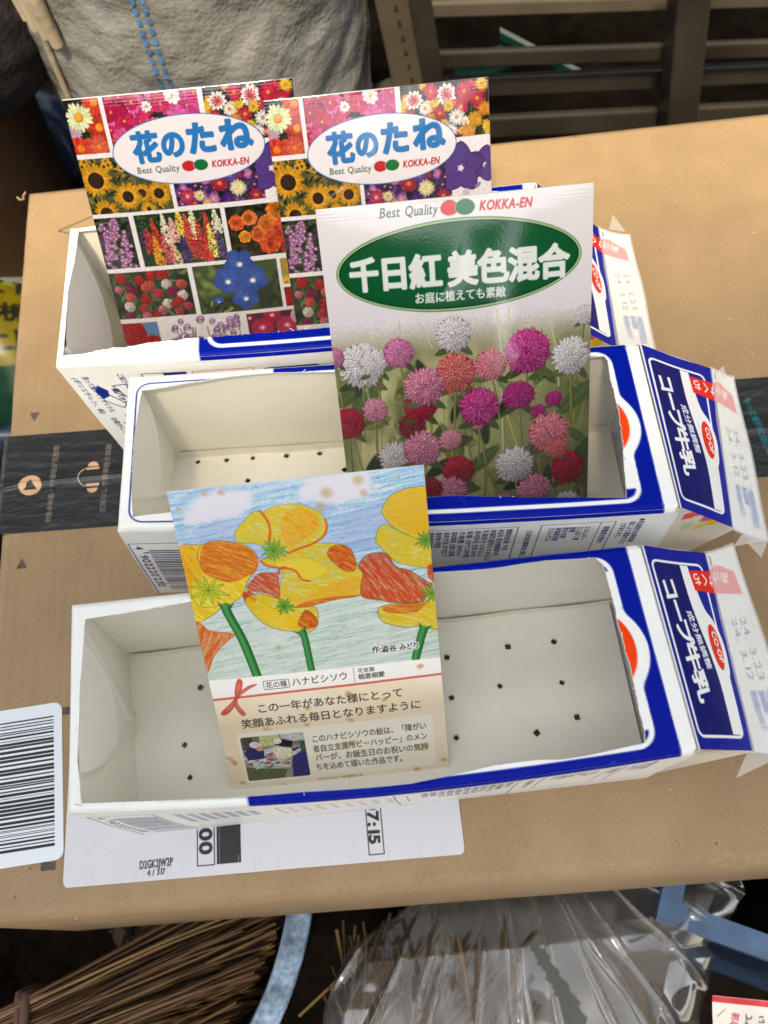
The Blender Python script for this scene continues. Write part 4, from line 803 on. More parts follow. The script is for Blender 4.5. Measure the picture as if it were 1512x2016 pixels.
    m = MB(); m.quad(bN, RN-dz, RF-dz, bF, 0, WHT); m.quad(fF, RF, RF-dz, bF, 0, WHT); m.build('gable_back', MT['carton'], base)
    S_, T_ = np.meshgrid(np.linspace(0, 1, 60), np.linspace(0, 1, 90)); tpq = fN[None, None]*(1-S_[..., None])+RN*S_[..., None]; btq = bN*(1-S_[..., None])+(RN-dz)*S_[..., None]
    V = tpq*(1-T_[..., None])+btq*T_[..., None]; V[..., 1] += .004*np.sin(np.pi*T_)*(S_**.7)*(1-S_)
    m = MB(); m.grid(V, 0, GAB.sample(S_*34, (fN[2]-V[..., 2])*1000), True, flip=True); m.build('gable_side', MT['carton'], base)
    # ---- milky tape folded over the fin, loose ends sticking out
    U, Vv = np.meshgrid(np.linspace(-.12, 1.05, 30), np.linspace(-.01, 1.01, 80)); U = U+.03*wav(Vv*6, Vv*3, 2)*(U < 0)
    Vt = quad(RF, FF, RN, FN, np.maximum(U, 0), Vv)+np.minimum(U, 0)[..., None]*((RF-fF)*.5)[None, None]; Vt[..., 2] += .00035+.0009*wav(np.maximum(U, 0)*2, Vv*6, 8)*np.maximum(U, 0)-.0008*np.sin(np.pi*np.maximum(U, 0))
    Vt[..., 2] = np.maximum(Vt[..., 2], 0)
    m = MB(); m.grid(Vt, 0, None, True, flip=True)
    for P in tips:
        P = [np.array(p, float)/1000 for p in P]; m.add(P, [list(range(len(P)))], 0)
    m.build('tape', MT['tape'], base)
    return base

# ------------------------------------------------------------ the cardboard box everything stands on
MT['kraft'] = mat('kraft_board', (.35, .235, .122), .62, .4, flute=62, var=[(700, .90, 1.07, 4), (55, .93, 1.06, 4), (9, .90, 1.07, 3)], bump=[(900, .12, .0006, 3), (60, .10, .003, 2)])
MT['kraft_ink'] = mat('board_ink', (.10, .085, .07), .8, .2, var=(500, .8, 1.3, 2))
MT['black_tape'] = mat('black_paper_tape', attr=True, rough=.34, spec=.5, bump=[(220, .30, .002, 3), (600, .25, .0008, 2)], scale=(.6, 1, 1), var=(120, .9, 1.15, 3))
BH = .116
def make_box():
    b = empty('cardboard_box', (.12, .15, -BH), label='wide shallow brown cardboard box with a black printed tape band, under the milk cartons', cat='cardboard box')
    BL, FLc, FRc, BR = (-.0667, .3374), (-.0602, -.0238), (.520, -.0382), (.520, .333)
    P = np.array([FLc, FRc, BR, BL]); ctr = P.mean(0); prof = []
    for dr, z in ((0, 0), (.0018, -.0004), (.0034, -.0014), (.0044, -.003), (.005, -.0055), (.005, -BH+.004), (.003, -BH)):
        sg = np.sign(P-ctr); prof.append([(P[i]+sg[i]*(dr-.005)).tolist()+[z] for i in range(4)])
    m = MB(); A = np.array(prof)                       # subdivide the sides so edges can be a little worn
    n = 60; V = np.concatenate([np.stack([A[:, i]*(1-t)+A[:, (i+1) % 4]*t for t in np.linspace(0, 1, n, endpoint=False)], 1) for i in range(4)], 1)
    q = np.random.default_rng(5); wz = np.convolve(q.normal(size=4*n+8), np.ones(9)/9, 'valid')*.0009
    V[1:, :, 0] += wz[None]*.35; V[1:, :, 1] += wz[None]*.35; V[1:5, :, 2] -= np.abs(wz[None])*.3
    m.grid(V, 0, None, True, wrap=True, flip=False)
    nx, ny = 90, 70                                     # top board, faintly waved
    s, t = np.meshgrid(np.linspace(0, 1, nx), np.linspace(0, 1, ny)); C = [A[0][i] for i in range(4)]
    T = ((1-s)*(1-t))[..., None]*C[0]+(s*(1-t))[..., None]*C[1]+(s*t)[..., None]*C[2]+((1-s)*t)[..., None]*C[3]
    m.grid(T, 0, None, True); m.add([A[-1][i] for i in range(4)], [[3, 2, 1, 0]], 0)
    # printed marks: two small triangles and a thin pointed line
    zi = .00012
    for cx, cy, d in ((-.0511, .1930, -1), (-.0512, .1185, 1)): m.add([(cx-.0024, cy-d*.0022, zi), (cx+.0024, cy-d*.0022, zi), (cx, cy+d*.0026, zi)], [[0, 1, 2]] if d > 0 else [[0, 2, 1]], 1)
    for a, c_ in (((-.0469, .306), (-.015, .3195)), ((-.0469, .306), (-.035, .3005))):
        a, c_ = np.array(a), np.array(c_); v = c_-a; v = np.array((-v[1], v[0]))/np.linalg.norm(v)*.0004; m.add([(*(a-v), zi), (*(c_-v), zi), (*(c_+v), zi), (*(a+v), zi)], [[0, 1, 2, 3]], 1)
    for x0, y0, x1, y1 in ((-.0295, .0505, -.020, .0535), (-.034, -.0075, -.0285, -.0045)): m.add([(x0, y0, zi), (x1, y0, zi), (x1, y1, zi), (x0, y1, zi)], [[0, 1, 2, 3]], 1)
    # little flecks in the recycled board
    for _ in range(260):
        x, y = -.06+.38*q.random(), -.028+.36*q.random(); a = q.random()*6.28; L = .0002+.0006*q.random(); u = np.array((math.cos(a), math.sin(a)))*L; v = np.array((-u[1], u[0]))*.5
        p = np.array((x, y)); m.add([(*(p-u), zi*.6), (*(p-v), zi*.6), (*(p+u), zi*.6), (*(p+v), zi*.6)], [[0, 1, 2, 3]], 1 if q.random() < .6 else 2)
    m.build('box_body', [MT['kraft'], MT['kraft_ink'], mat('pale_fleck', (.62, .5, .36), .8)], b)
    # frayed corner of the torn lid edge
    m = MB(); m.tube([(-.0672, .3372, -.001), (-.0678, .3362, -.0015), (-.0682, .3345, -.001), (-.0676, .332, -.001), (-.0694, .3312, 0), (-.0704, .3322, .001)], .0006, 5); m.build('frayed_fibre', MT['kraft'], b)
    # black printed tape
    c = Canvas(400, 50, .5, (46, 48, 49)); c2 = Canvas(110, 50, .22, (46, 48, 49)); BE = (206, 166, 130)
    for cv in (c2,):
        cv.ell(15.3, 26.5, 5.2, 5.0, 0, BE); cv.poly([(12.3, 28.6), (18.3, 28.6), (15.3, 23.6)], (38, 38, 38))
        cv.text('対象の映画・TV番組が見放題', 25.6, 46, 27.2, 7, 2.9, (128, 116, 104), .05); cv.text('広告なしで音楽聴き放題', 49.6, 43, 51.4, 8, 2.9, (128, 116, 104), .05)
        cv.stroke([(41.4+4.2*math.cos(a), 24.6+4.6*math.sin(a)) for a in np.linspace(1.9, 4.4, 14)], .5, (196, 176, 140))
        for s_, y0 in ((-1, 20.6), (1, 28.8)): cv.rect(40.6, y0-.9, 46.6, y0+.5, BE); cv.poly([(41, y0+s_*1.5)]+[(43.6+2.5*math.cos(a), y0+s_*(1.3+2.5*abs(math.sin(a)))) for a in np.linspace(math.pi, 0, 10)], BE)
    x0, x1 = -.0655, .3345; ya = lambda x: .1836-(x+.0655)*.0368
    def tape(cv, xa, xb, zz):
        X, Y = np.meshgrid(cv.xs[(cv.xs >= xa) & (cv.xs <= xb)], cv.ys); wx = x0+X/1000; s0 = 24.5-1.2*np.sin((X-4)*.03)-(X < 12)*(12-X)*-.15
        e = Y-s0; z = zz+  .0006*np.exp(-(e/2.6)**2)+.0010*np.exp(-((e-1.6)/.8)**2)*np.clip(1-X/160, .25, 1)+.0002*wav(X*.05, Y*.5, 4)
        drop = np.clip(4-X, 0, 99)
        return np.stack([wx+0*X, ya(wx)-Y/1000, np.maximum(z, -.00012)+.00034-np.minimum(drop*drop*.00012, .0035)], -1), cv.sample(X, Y)
    m = MB(); V, cl = tape(c2, 0, 75, 0); m.grid(V, 0, cl, True, flip=True)
    c.text('もっと便利に楽しめる', 337.5, 10, 340.5, 43, 3.4, (36, 132, 140), .1); c.rect(346, 26, 352, 32, BE)
    V, cl = tape(c, 75, 400, 0); m.grid(V, 0, cl, True, flip=True)
    side = []
    for z in np.linspace(-.003, -.06, 12): side.append([(-.0668+.0004*math.sin(z*300), ya(x0)-y/1000, z) for y in np.linspace(0, 50, 30)])
    m.grid(np.array(side), 0, np.tile((40, 41, 42), (360, 1)), True); m.build('black_tape', MT['black_tape'], b)
    # barcode label, running out over the left edge
    c = Canvas(34, 60, .16, (226, 232, 236)); q = np.random.default_rng(21); y = 5.2
    while y < 55:
        t = .28*q.integers(1, 5); c.rect(4.8, y, 26.3, min(y+t, 55.4), (22, 22, 24)); y += t+.28*q.integers(1, 4)
    lab(c, (-.0595, .0545), -.055, 'barcode_label', b, clipl=(0, 0, 29.6, 60), rr=3)
    # shipping label
    c = Canvas(149, 78, .24, (212, 211, 214)); c.y0 = 0
    yb = 78-19.4
    c.text('D2GK2JW2P', 28.5, 73.4, 41.0, 73.0, 4.0, (24, 24, 26), .09); c.text('4 / 317', 31.2, 76.9-1.3, 38.0, 75.6, 3.4, (24, 24, 26), .2) if False else c.text('4 / 317', 31.4, 77.2-1.2, 38.2, 75.8, 2.9, (24, 24, 26), .09)
    c.rrect(50.0, 40, 56.4, 74.0, .1, None, (28, 28, 30), .4); c.text('20:00', 52, 52, 51.9, 68.5, 6.2, (28, 28, 30), .28) if False else c.text('08:00', 50.9, 49, 50.9, 70.6, 6.6, (28, 28, 30), .3)
    c.rect(57.2, 40, 66.4, 74.0, (34, 34, 36)); c.rect(58.3, 40, 58.5, 74, (150, 150, 152))
    c.rrect(113.6, 40, 119.2, 75.2, .1, None, (28, 28, 30), .4); c.text('07:15', 114.3, 56.0, 114.1, 71.8, 5.6, (28, 28, 30), .26)
    for _ in range(34): x = 4+140*nrg.random(); L = 3+5*nrg.random(); c.stroke([(x, 78), (x+.4, 78-L)], .35, (196, 194, 198), .55)
    for _ in range(12): x, y = 6+20*nrg.random(), 60+8*nrg.random(); c.stroke([(x, y), (x+1, y+1.4)], .3, (190, 188, 192), .6)
    c.rect(46.0, 0, 46.15, 78, (206, 206, 208))
    lab(c, (-.0252, .0635), -.018, 'shipping_label', b, clipl=(0, 0, 148.6, 78), rr=2.2)
    return b
def lab(c, org, ang, name, parent, clipl, rr):
    X, Y = np.meshgrid(c.xs, c.ys); ca, sa = math.cos(ang), math.sin(ang)
    if name == 'barcode_label': ca, sa = math.cos(.045), math.sin(.045); dx = X+Y*.075; V = np.stack([org[0]+dx/1000, org[1]+(X*.05-Y)/1000, .00028+.00025*wav(X*.1, Y*.1, 3)*.5], -1)
    else: V = np.stack([org[0]+(X*ca+Y*sa*.0)/1000, org[1]+(X*sa-Y*ca)/1000, .00032+.0002*wav(X*.07, Y*.05, 4)], -1)
    x0, y0, x1, y1 = clipl; dx = np.maximum(np.maximum(x0+rr-X, X-(x1-rr)), 0); dy = np.maximum(np.maximum(y0+rr-Y, Y-(y1-rr)), 0)
    if name == 'barcode_label': dx = np.maximum(X-(x1-rr), 0)
    ok = dx*dx+dy*dy <= rr*rr; keep = ok[:-1, :-1] & ok[1:, 1:] & ok[:-1, 1:] & ok[1:, :-1]
    m = MB(); m.grid(V, 0, c.rgb, True, flip=True, keep=keep); m.build(name, MT['label'], parent)
box = make_box()

# ------------------------------------------------------------ three milk cartons
c_back = make_carton('back', 'white and blue milk carton at the back of the row, holding two flower seed packets',
    [(-11.7, 238.3), (-13.5, 169.1), (184, 235), (182, 163)], [(-9, 239), (-7.5, 168.6), (183, 235), (182, 165)], [(216.1, 233.2, 38), (211.7, 168, 38)], [(228.8, 231, 35), (226.5, 169, 35)],
    ([(4.7, 68.4), (11.7, 69.2), (60, 68.8), (120, 67.8), (176, 65.5)], [(180, 64), (180.5, 36), (179, 7)], [(178, 6.6), (150, 8.5), (120, 8.7), (96, 9.0), (82, 9.0), (64, 8.9), (53, 8.8), (34, 7.6), (28, 6.7), (13, 4.8), (7.5, 4.3)], [(3.4, 3.9), (3.4, 9), (2.7, 35.7), (4.2, 52)]),
    (3.3, 0), 'back', [(40, 20), (60, 50), (120, 30)], [[(219, 231, 40), (227, 231, 37), (223.7, 243, 36)]], (35, 27, 46), torn=.6)
c_mid = make_carton('mid', 'white and blue milk carton in the middle of the row, holding the green-titled packet',
    [(15.5, 159.9), (13.5, 95.5), (209, 149.8), (208.4, 79.7)], [(17, 160.5), (8, 98.3), (209, 150), (208, 82)], [(246.6, 154, 38), (236.8, 83.8, 38)], [(255.4, 152, 34), (249.5, 79.1, 34)],
    ([(6.1, 62.3), (20.2, 64.1), (39.7, 66.4), (55.4, 67.0), (80.2, 65.5), (175.8, 64.5)], [(180.0, 64.6), (180.8, 63.2), (180.6, 52.4), (180.7, 38.1), (179.7, 28.2), (178.8, 20.8), (177.9, 13.5)], [(176.6, 5.6), (163, 6.8), (143, 8.2), (118.5, 10.4), (60, 9.6), (17.5, 6.8)], [(5.8, 5.4), (5.1, 9), (4.1, 26.2), (4.2, 39.1), (5.3, 55.5)]),
    (2.0, 0), 'mid', [(10.5, 66), (23.4, 66), (35.2, 66.2), (50.4, 66.4), (65.2, 66.6), (77.7, 66.8), (76.5, 57), (34, 54), (110, 60), (130, 40), (60, 30)], [[(252, 150.5, 35), (248, 153.5, 37), (252.3, 157.2, 35)], [(249.5, 79.1, 34.4), (240, 82, 36.6), (236.3, 78.1, 34)], [(250, 80, 34.3), (241, 79.5, 34.5), (245.6, 72.7, 33)]], (38, 30, 40))
c_front = make_carton('front', 'front milk carton of the row, blue and white, holding the card of yellow poppies',
    [(-1.4, 69.6), (1.2, 1.2), (192.5, 69.3), (195.3, -.9)], [(-2.5, 70.8), (4, 1.5), (192.8, 72), (194, 3)], [(224.7, 74.9, 38), (223, 2.9, 38)], [(236.3, 79, 34), (238, 1, 34)],
    ([(5.3, 63.6), (23.9, 64.7), (41.1, 66.0), (80, 67), (124.1, 67.3), (141.9, 66.3), (159.2, 67.3)], [(177.9, 66.3), (179.8, 63.5), (179.8, 48), (179.5, 44), (180, 26.3), (179.9, 21.7), (179.2, 9.5)], [(178.5, 5.4), (161, 4.2), (152, 4.1), (145.8, 5), (134, 5.3), (123, 4.1), (105.8, 2.6), (92, 2.6), (72, 2.9), (59, 2.6), (39, 2.5), (29, 2.3)], [(5.0, 1.6), (3.4, 15.9), (3.7, 29.7), (3.9, 41.4), (4.7, 51.2), (5.1, 61.1)]),
    (3.9, 0), 'mid', [(126.5, 54), (151, 55.5), (169.2, 55.4), (145, 40), (169, 38.6), (125.6, 37.6), (172, 24.6), (155.6, 20.4), (124.8, 22), (28.5, 53), (20.3, 31), (21.3, 18.4), (70, 30), (90, 50)], [[(222, 4.5, 36), (232, 2, 34), (227.6, -.8, 32.5), (217, -4.2, 30)]], (35, 22, 38))

# ------------------------------------------------------------ seed packets and card
def make_packet(name, c, O, u, v, n, sx, sy, thick, bulge, mt, **k):
    X, Y = np.meshgrid(c.xs, c.ys); s = X/c.w; t = Y/c.h
    Z = bulge*(4*s*(1-s))**.7*(4*t*(1-t))**.5+bulge*.35*wav(s*4, t*3, 12)*np.sin(np.pi*s)
    if mt is MT['packet']: Z = Z+.008*np.sin(Y*5.2)*(Y < 4.6)+.35*(1-np.abs(wav(s*3+t*5, t*2-s*4, 6)))**6*np.sin(np.pi*s)*np.sin(np.pi*np.clip(t*1.2, 0, 1))
    V = np.stack([X, -Y, Z+thick], -1)/1000
    m = MB(); m.grid(V, 0, c.rgb, True, flip=True)
    B = np.array([(0, 0, 0), (c.w, 0, 0), (c.w, -c.h, 0), (0, -c.h, 0)])/1000; T = B+np.array((0, 0, thick/1000.))
    m.add(B, [[0, 1, 2, 3]], 0, (232, 230, 228))
    for i in range(4): m.quad(B[i], T[i], T[(i+1) % 4], B[(i+1) % 4], 0, (240, 238, 232))
    o = m.build(name, mt); tag(o, **k); place(o, O, u, v, n, sx, sy); return o
def place(o, O, u, v, n, sx=1, sy=1):
    u, v, n = Vector(u).normalized(), Vector(v).normalized(), Vector(n).normalized()
    Mx = Matrix((u*sx, -v*sy, -n)).transposed().to_4x4(); Mx.translation = Vector(O)/1000; o.matrix_world = Mx
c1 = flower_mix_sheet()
G = 'glossy seed packets standing in the cartons'
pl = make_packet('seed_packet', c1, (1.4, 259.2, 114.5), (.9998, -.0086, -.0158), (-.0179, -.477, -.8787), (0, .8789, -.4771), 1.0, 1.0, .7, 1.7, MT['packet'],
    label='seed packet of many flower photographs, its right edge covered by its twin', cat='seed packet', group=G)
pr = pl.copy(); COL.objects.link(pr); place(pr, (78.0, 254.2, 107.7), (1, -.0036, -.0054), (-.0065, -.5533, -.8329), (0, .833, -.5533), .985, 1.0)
pr['label'] = 'seed packet of many flower photographs, overlapping its twin and half behind the green-titled packet'
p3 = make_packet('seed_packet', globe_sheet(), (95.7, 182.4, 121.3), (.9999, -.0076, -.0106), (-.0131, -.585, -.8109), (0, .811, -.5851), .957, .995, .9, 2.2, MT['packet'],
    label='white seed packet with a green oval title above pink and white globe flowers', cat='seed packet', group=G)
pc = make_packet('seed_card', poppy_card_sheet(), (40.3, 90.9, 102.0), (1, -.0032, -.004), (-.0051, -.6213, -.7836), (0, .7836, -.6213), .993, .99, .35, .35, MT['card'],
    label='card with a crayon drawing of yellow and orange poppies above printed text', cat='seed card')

# ------------------------------------------------------------ shed round the box, and unseen pieces added for its light
q6 = np.random.default_rng(77)
MT['concrete'] = mat('dark_floor', (.0045, .0035, .0028), .95, .0, var=[(8, .5, 1.5, 4), (60, .7, 1.3, 3)], bump=(40, .5, .01, 4))
MT['shed'] = mat('weathered_board', (.035, .029, .023), .8, .2, var=(6, .7, 1.2, 4))
GZ = -.36
def slab(name, lo, hi, mt, **k):
    m = MB(); m.box(lo, hi, 0); return m.build(name, mt, **k)
m = MB(); m.grid(np.stack(np.meshgrid(np.linspace(-6, 6, 40), np.linspace(-6, 6, 40))+[np.full((40, 40), GZ)], -1), 0, None, False); m.build('ground', MT['concrete'], kind='structure')
m = MB(); m.grid(np.stack(np.meshgrid(np.linspace(-5, 5, 30), np.linspace(-5.5, -.42, 30))+[np.full((30, 30), GZ+.004)], -1), 0, None, False); m.build('bounce_ground', mat('pale_bounce', (.50, .48, .44), .9, .2, var=[(6, .8, 1.15, 4)]), kind='structure')  # unseen pale sheet, added to bounce sunlight onto the front faces
wt = empty('shed_wall', (0, 1.25, GZ), label='dark weathered board wall closing the shed behind the metal frame', cat='wall')
m = MB()
for k in range(16): x = -1.6+k*.22; m.box((x, 1.25, GZ), (x+.214, 1.272+.004*(k % 2), 1.1), 0)
m.build('wall_boards', MT['shed'], wt)
rf = empty('shed_roof', (0, 1.0, 1.2), label='dark boarded shed roof above the box, sack and metal frame', cat='roof')
m = MB()
for k in range(6): y = .58+k*.12; m.box((-1.7, y, 1.1-.02*(k % 2)), (1.9, y+.122, 1.125-.02*(k % 2)), 0)
m.build('roof_boards', MT['shed'], rf)
blk = empty('sun_blocker', (0, -1.05, 1.6), label='narrow grey board out of view, added to shade the front of the box', cat='sun_blocker')  # unseen strip, added to keep the sun off the box front
m = MB(); m.box((-2.2, -1.12, 1.6), (2.4, -.730, 1.62), 0); m.build('sun_blocker_board', MT['shed'], blk)
m = MB(); m.box((-2.1, -1.40, GZ), (-2.04, -1.34, 1.6), 0); m.build('sun_blocker_post', MT['shed'], blk); m = MB(); m.box((2.24, -1.40, GZ), (2.3, -1.34, 1.6), 0); m.build('sun_blocker_post', MT['shed'], blk)
rw_ = empty('reflection_wall', (0, -2.25, GZ), label='unseen dark wall with one narrow gap, added for reflections in the packets', cat='wall')  # added out of view: dark in packet gloss, gap reflects as a streak
m = MB(); m.box((-4, -2.3, GZ), (.54, -2.2, 1.5), 0); m.box((.70, -2.3, GZ), (4, -2.2, 1.5), 0); m.build('wall_panel', mat('reflection_dark', (.045, .043, .04), .8, .1, var=(5, .85, 1.1, 3)), rw_)

# woven sack
def woven(name, col):
    t = mat(name, col, .6, .35, var=[(14, .82, 1.1, 4), (180, .93, 1.06, 2)], bump=[(16, .6, .025, 3), (60, .4, .006, 3), (420, .5, .002, 2)]); return t
MT['woven'] = woven('woven_plastic', (.195, .193, .178)); MT['blue_thread'] = mat('blue_thread', (.05, .15, .34), .6)
MT['beige_cloth'] = mat('beige_cloth', (.30, .25, .17), .8, .2, bump=(60, .5, .005, 3))
sk = empty('woven_sack', (.023, .50, GZ), label='bulging pale woven plastic sack with two blue dashed stripes, behind the box', cat='sack')
def sack_pt(a, z):
    zz = np.clip((z-GZ)/(.16-GZ), 0, 1); rr = .106*(1-.10*(1-zz)**2)*np.sqrt(np.clip(1-np.clip((zz-.80)/.24, 0, 1)**2.2, 0.02, 1))
    rr = rr*(1+.030*wav(np.cos(a)*3, z*20+np.sin(a)*3, 4)+.016*wav(a*2, z*60-a*6, 8)+.012*(1-np.abs(wav(a*5, z*70+a*4, 18)))**5+.006*np.sin(z*120+a*5))
    return np.stack([.023+rr*np.sin(a), .50-rr*np.cos(a), z+.012*np.sin(a*1.0+.4)*zz], -1)
A, Z = np.meshgrid(np.linspace(-np.pi, np.pi, 220), np.concatenate([np.linspace(GZ, .09, 120), np.linspace(.093, .172, 30)]))
m = MB(); m.grid(sack_pt(A, Z), 0, None, True); m.build('sack_cloth', MT['woven'], sk)
m = MB()
for da in (-.150, -.098):
    z = GZ+.02
    while z < .10:
        zz = np.linspace(z, z+.0036, 4); aa = np.array((da-.012, da+.012)); A2, Z2 = np.meshgrid(aa, zz); V = sack_pt(A2, Z2); V[..., 1] -= .0012; m.grid(V, 0, None, False); z += .0058
m.build('blue_stripe', MT['blue_thread'], sk)
# knotted tie lying on its shoulder
m = MB(); 
for k in range(4):
    P = spline([sack_pt(np.array(-.95+k*.07), np.array(.13)), sack_pt(np.array(-.90+k*.06), np.array(.07)), sack_pt(np.array(-.86+k*.05), np.array(.040-.004*k))], 6, False); P[:, 1] -= .006; P[:, 2] += .0; m.tube(P, np.linspace(.0055, .0035, len(P)), 7)
P = spline([sack_pt(np.array(-.80), np.array(.045)), sack_pt(np.array(-.84), np.array(-.02)), sack_pt(np.array(-.80), np.array(-.042)), sack_pt(np.array(-.62), np.array(-.042)), sack_pt(np.array(-.52), np.array(-.04))], 6, False); P[:, 1] -= .003; m.tube(P, .0019, 6); m.build('tie_strip', MT['beige_cloth'], sk)

# leaning metal frame
MT['old_metal'] = mat('old_painted_metal', (.027, .0225, .017), .42, .6, metal=0, var=[(20, .6, 1.3, 4)], bump=(50, .15, .002, 3))
MT['old_metal_light'] = mat('galvanised_metal', (.085, .070, .047), .42, .6, metal=0, var=[(26, .6, 1.2, 4)])
fr = empty('metal_frame', (.25, .46, GZ), label='grey brown old metal frame with crossing bars, standing behind the box', cat='metal frame')
def fbar(name, a, b, wd, dp, mt, y=.46, dy=0):
    a = np.array((a[0], y+dy, a[1])); b = np.array((b[0], y+dy, b[1])); d = b-a; n = np.cross(d, (0, 1, 0)); n /= np.linalg.norm(n)
    m = MB(); m.bar(a, b, n*wd, np.array((0, dp, 0.)), 0); o = m.build(name, mt, fr); bv = o.modifiers.new('soft', 'BEVEL'); bv.width = .0016; bv.segments = 2; return o
fbar('frame_post', (.1405, .012), (.1560, -.105), .0205, .022, MT['old_metal_light'], dy=.012)
m = MB()
for k in range(9): m.bar((.1388+k*.0016+.004, .4605, .004-k*.0102), (.1388+k*.0016+.0045, .4605, .0005-k*.0102), np.array((.0022, 0, 0)), np.array((0, .0012, 0)), 0)
m.build('post_slots', MT['shed'], fr)
fbar('frame_post', (.1570, .012), (.1668, -.062), .0130, .018, MT['old_metal'], dy=-.006)
fbar('frame_rail', (.160, -.0262), (.50, -.0572), .0105, .005, MT['old_metal_light'], dy=.022)
fbar('frame_rail', (.161, -.0420), (.50, -.0733), .0118, .005, MT['old_metal'], dy=-.004)
fbar('frame_rail', (.150, -.0740), (.50, -.1020), .0150, .006, MT['old_metal'], dy=.010)
fbar('frame_rail', (.150, -.0975), (.50, -.1250), .0170, .006, MT['old_metal'], dy=-.002)
fbar('frame_post', (.3145, .004), (.3330, -.112), .0200, .024, MT['old_metal'], dy=-.018)
fbar('frame_post', (.3400, -.36), (.3330, -.112), .0200, .024, MT['old_metal'], dy=-.018); fbar('frame_post', (.170, -.36), (.1560, -.105), .0205, .022, MT['old_metal_light'], dy=.012)
MT['teal'] = mat('green_plastic', (.004, .03, .02), .4, .3)
m = MB(); m.bar((.225, .545, -.098), (.292, .505, -.118), np.array((0, .003, .002)), np.array((0, 0, .006)), 0); m.bar((.19, .53, -.118), (.235, .54, -.112), np.array((0, .02, .004)), np.array((0, 0, .003)), 0)
m.build('green_sheet', MT['teal'], label='dark green plastic sheet lying behind the lower bars of the metal frame', cat='sheet')
A, B_ = np.meshgrid(np.linspace(-np.pi, np.pi, 60), np.linspace(0.02, np.pi*.6, 30))
m = MB(); rr = .034*(1+.09*wav(A*1.5, B_*3, 3)); m.grid(np.stack([.143+rr*np.sin(B_)*np.cos(A)*1.1, .495+rr*np.sin(B_)*np.sin(A), -.128+rr*np.cos(B_)], -1), 0, None, True); m.build('grey_bundle', mat('grey_cloth', (.05, .048, .042), .8, .2, bump=(60, .5, .004, 3)), label='small grey cloth bundle between the sack and the metal frame', cat='bundle')

# dark things at the left
def lathe(m, prof, cx, cy, n=72, mat=0, wob=0):
    a = np.linspace(0, 2*np.pi, n, endpoint=False); V = np.array([[(cx+r*np.cos(t)*(1+wob*np.sin(5*t)), cy+r*np.sin(t), z) for t in a] for r, z in prof]); m.grid(V, mat, None, True, wrap=True)
bn = empty('brown_bin', (-.205, .50, GZ), label='tall dark brown bin standing to the left of the woven sack', cat='bin')
m = MB(); lathe(m, [(.085, GZ), (.098, -.05), (.100, -.045), (.092, -.043), (.086, -.1), (.07, -.3)], -.205, .50); m.build('bin_body', mat('brown_plastic', (.07, .032, .010), .5, .4, var=(14, .7, 1.2, 3)), bn)
A, B_ = np.meshgrid(np.linspace(-np.pi, np.pi, 90), np.linspace(.02, np.pi-.02, 50)); rr = .062*(1+.05*wav(A*1.2, B_*2.5, 6)+.03*wav(A*4, B_*6, 7))
m = MB(); m.grid(np.stack([-.128+rr*np.sin(B_)*np.cos(A)*1.15, .475+rr*np.sin(B_)*np.sin(A), .012+rr*np.cos(B_)], -1), 0, None, True)
m.build('mesh_bundle', mat('dark_mesh', (.010, .008, .009), .7, .3, var=(120, .5, 2.0, 1), bump=(300, .6, .002, 2)), label='black mesh cloth bundle resting on the brown bin, beside the sack', cat='bundle')
X, Y = np.meshgrid(np.linspace(-.42, -.055, 90), np.linspace(.30, .66, 90)); rid = 1-np.abs(wav(X*38, Y*30, 14))
m = MB(); m.grid(np.stack([X, Y, -.235+.05*rid+.03*wav(X*15, Y*18, 4)], -1), 0, None, True, flip=True)
m.build('tarpaulin', mat('blue_tarp', (.022, .042, .085), .4, .5, bump=(200, .2, .001, 2)), label='crumpled dark blue tarpaulin on the ground left of the box', cat='tarpaulin')
c = Canvas(150, 130, .6, (112, 98, 10)); c.rect(-1, -1, 151, 34, (126, 128, 124)); c.rect(-1, 34, 151, 38, (120, 130, 40)); c.poly([(-1, 124), (151, 98), (151, 140), (-1, 140)], (6, 48, 30))
c.text('よく育つ', 84, 52, 146, 40, 17, (30, 34, 24), .5); c.text('有機', 92, 78, 132, 70, 19, (30, 34, 24), .6); c.text('土用', 100, 98, 140, 90, 17, (30, 34, 24), .6)
X, Y = np.meshgrid(c.xs, c.ys); hgt = (np.clip(np.sin(np.pi*X/150), 0, 1)**.35)*(np.clip(np.sin(np.pi*Y/130), 0, 1)**.4)
V = np.stack([-.262+X/1000, .452-Y/1000, -.215+.075*hgt+.004*wav(X*.08, Y*.08, 5)], -1)
m = MB(); m.grid(V, 0, c.rgb, True, flip=True); m.build('fertilizer_bag', MT['label'], label='yellow, white and green printed fertilizer bag lying left of the box', cat='bag')

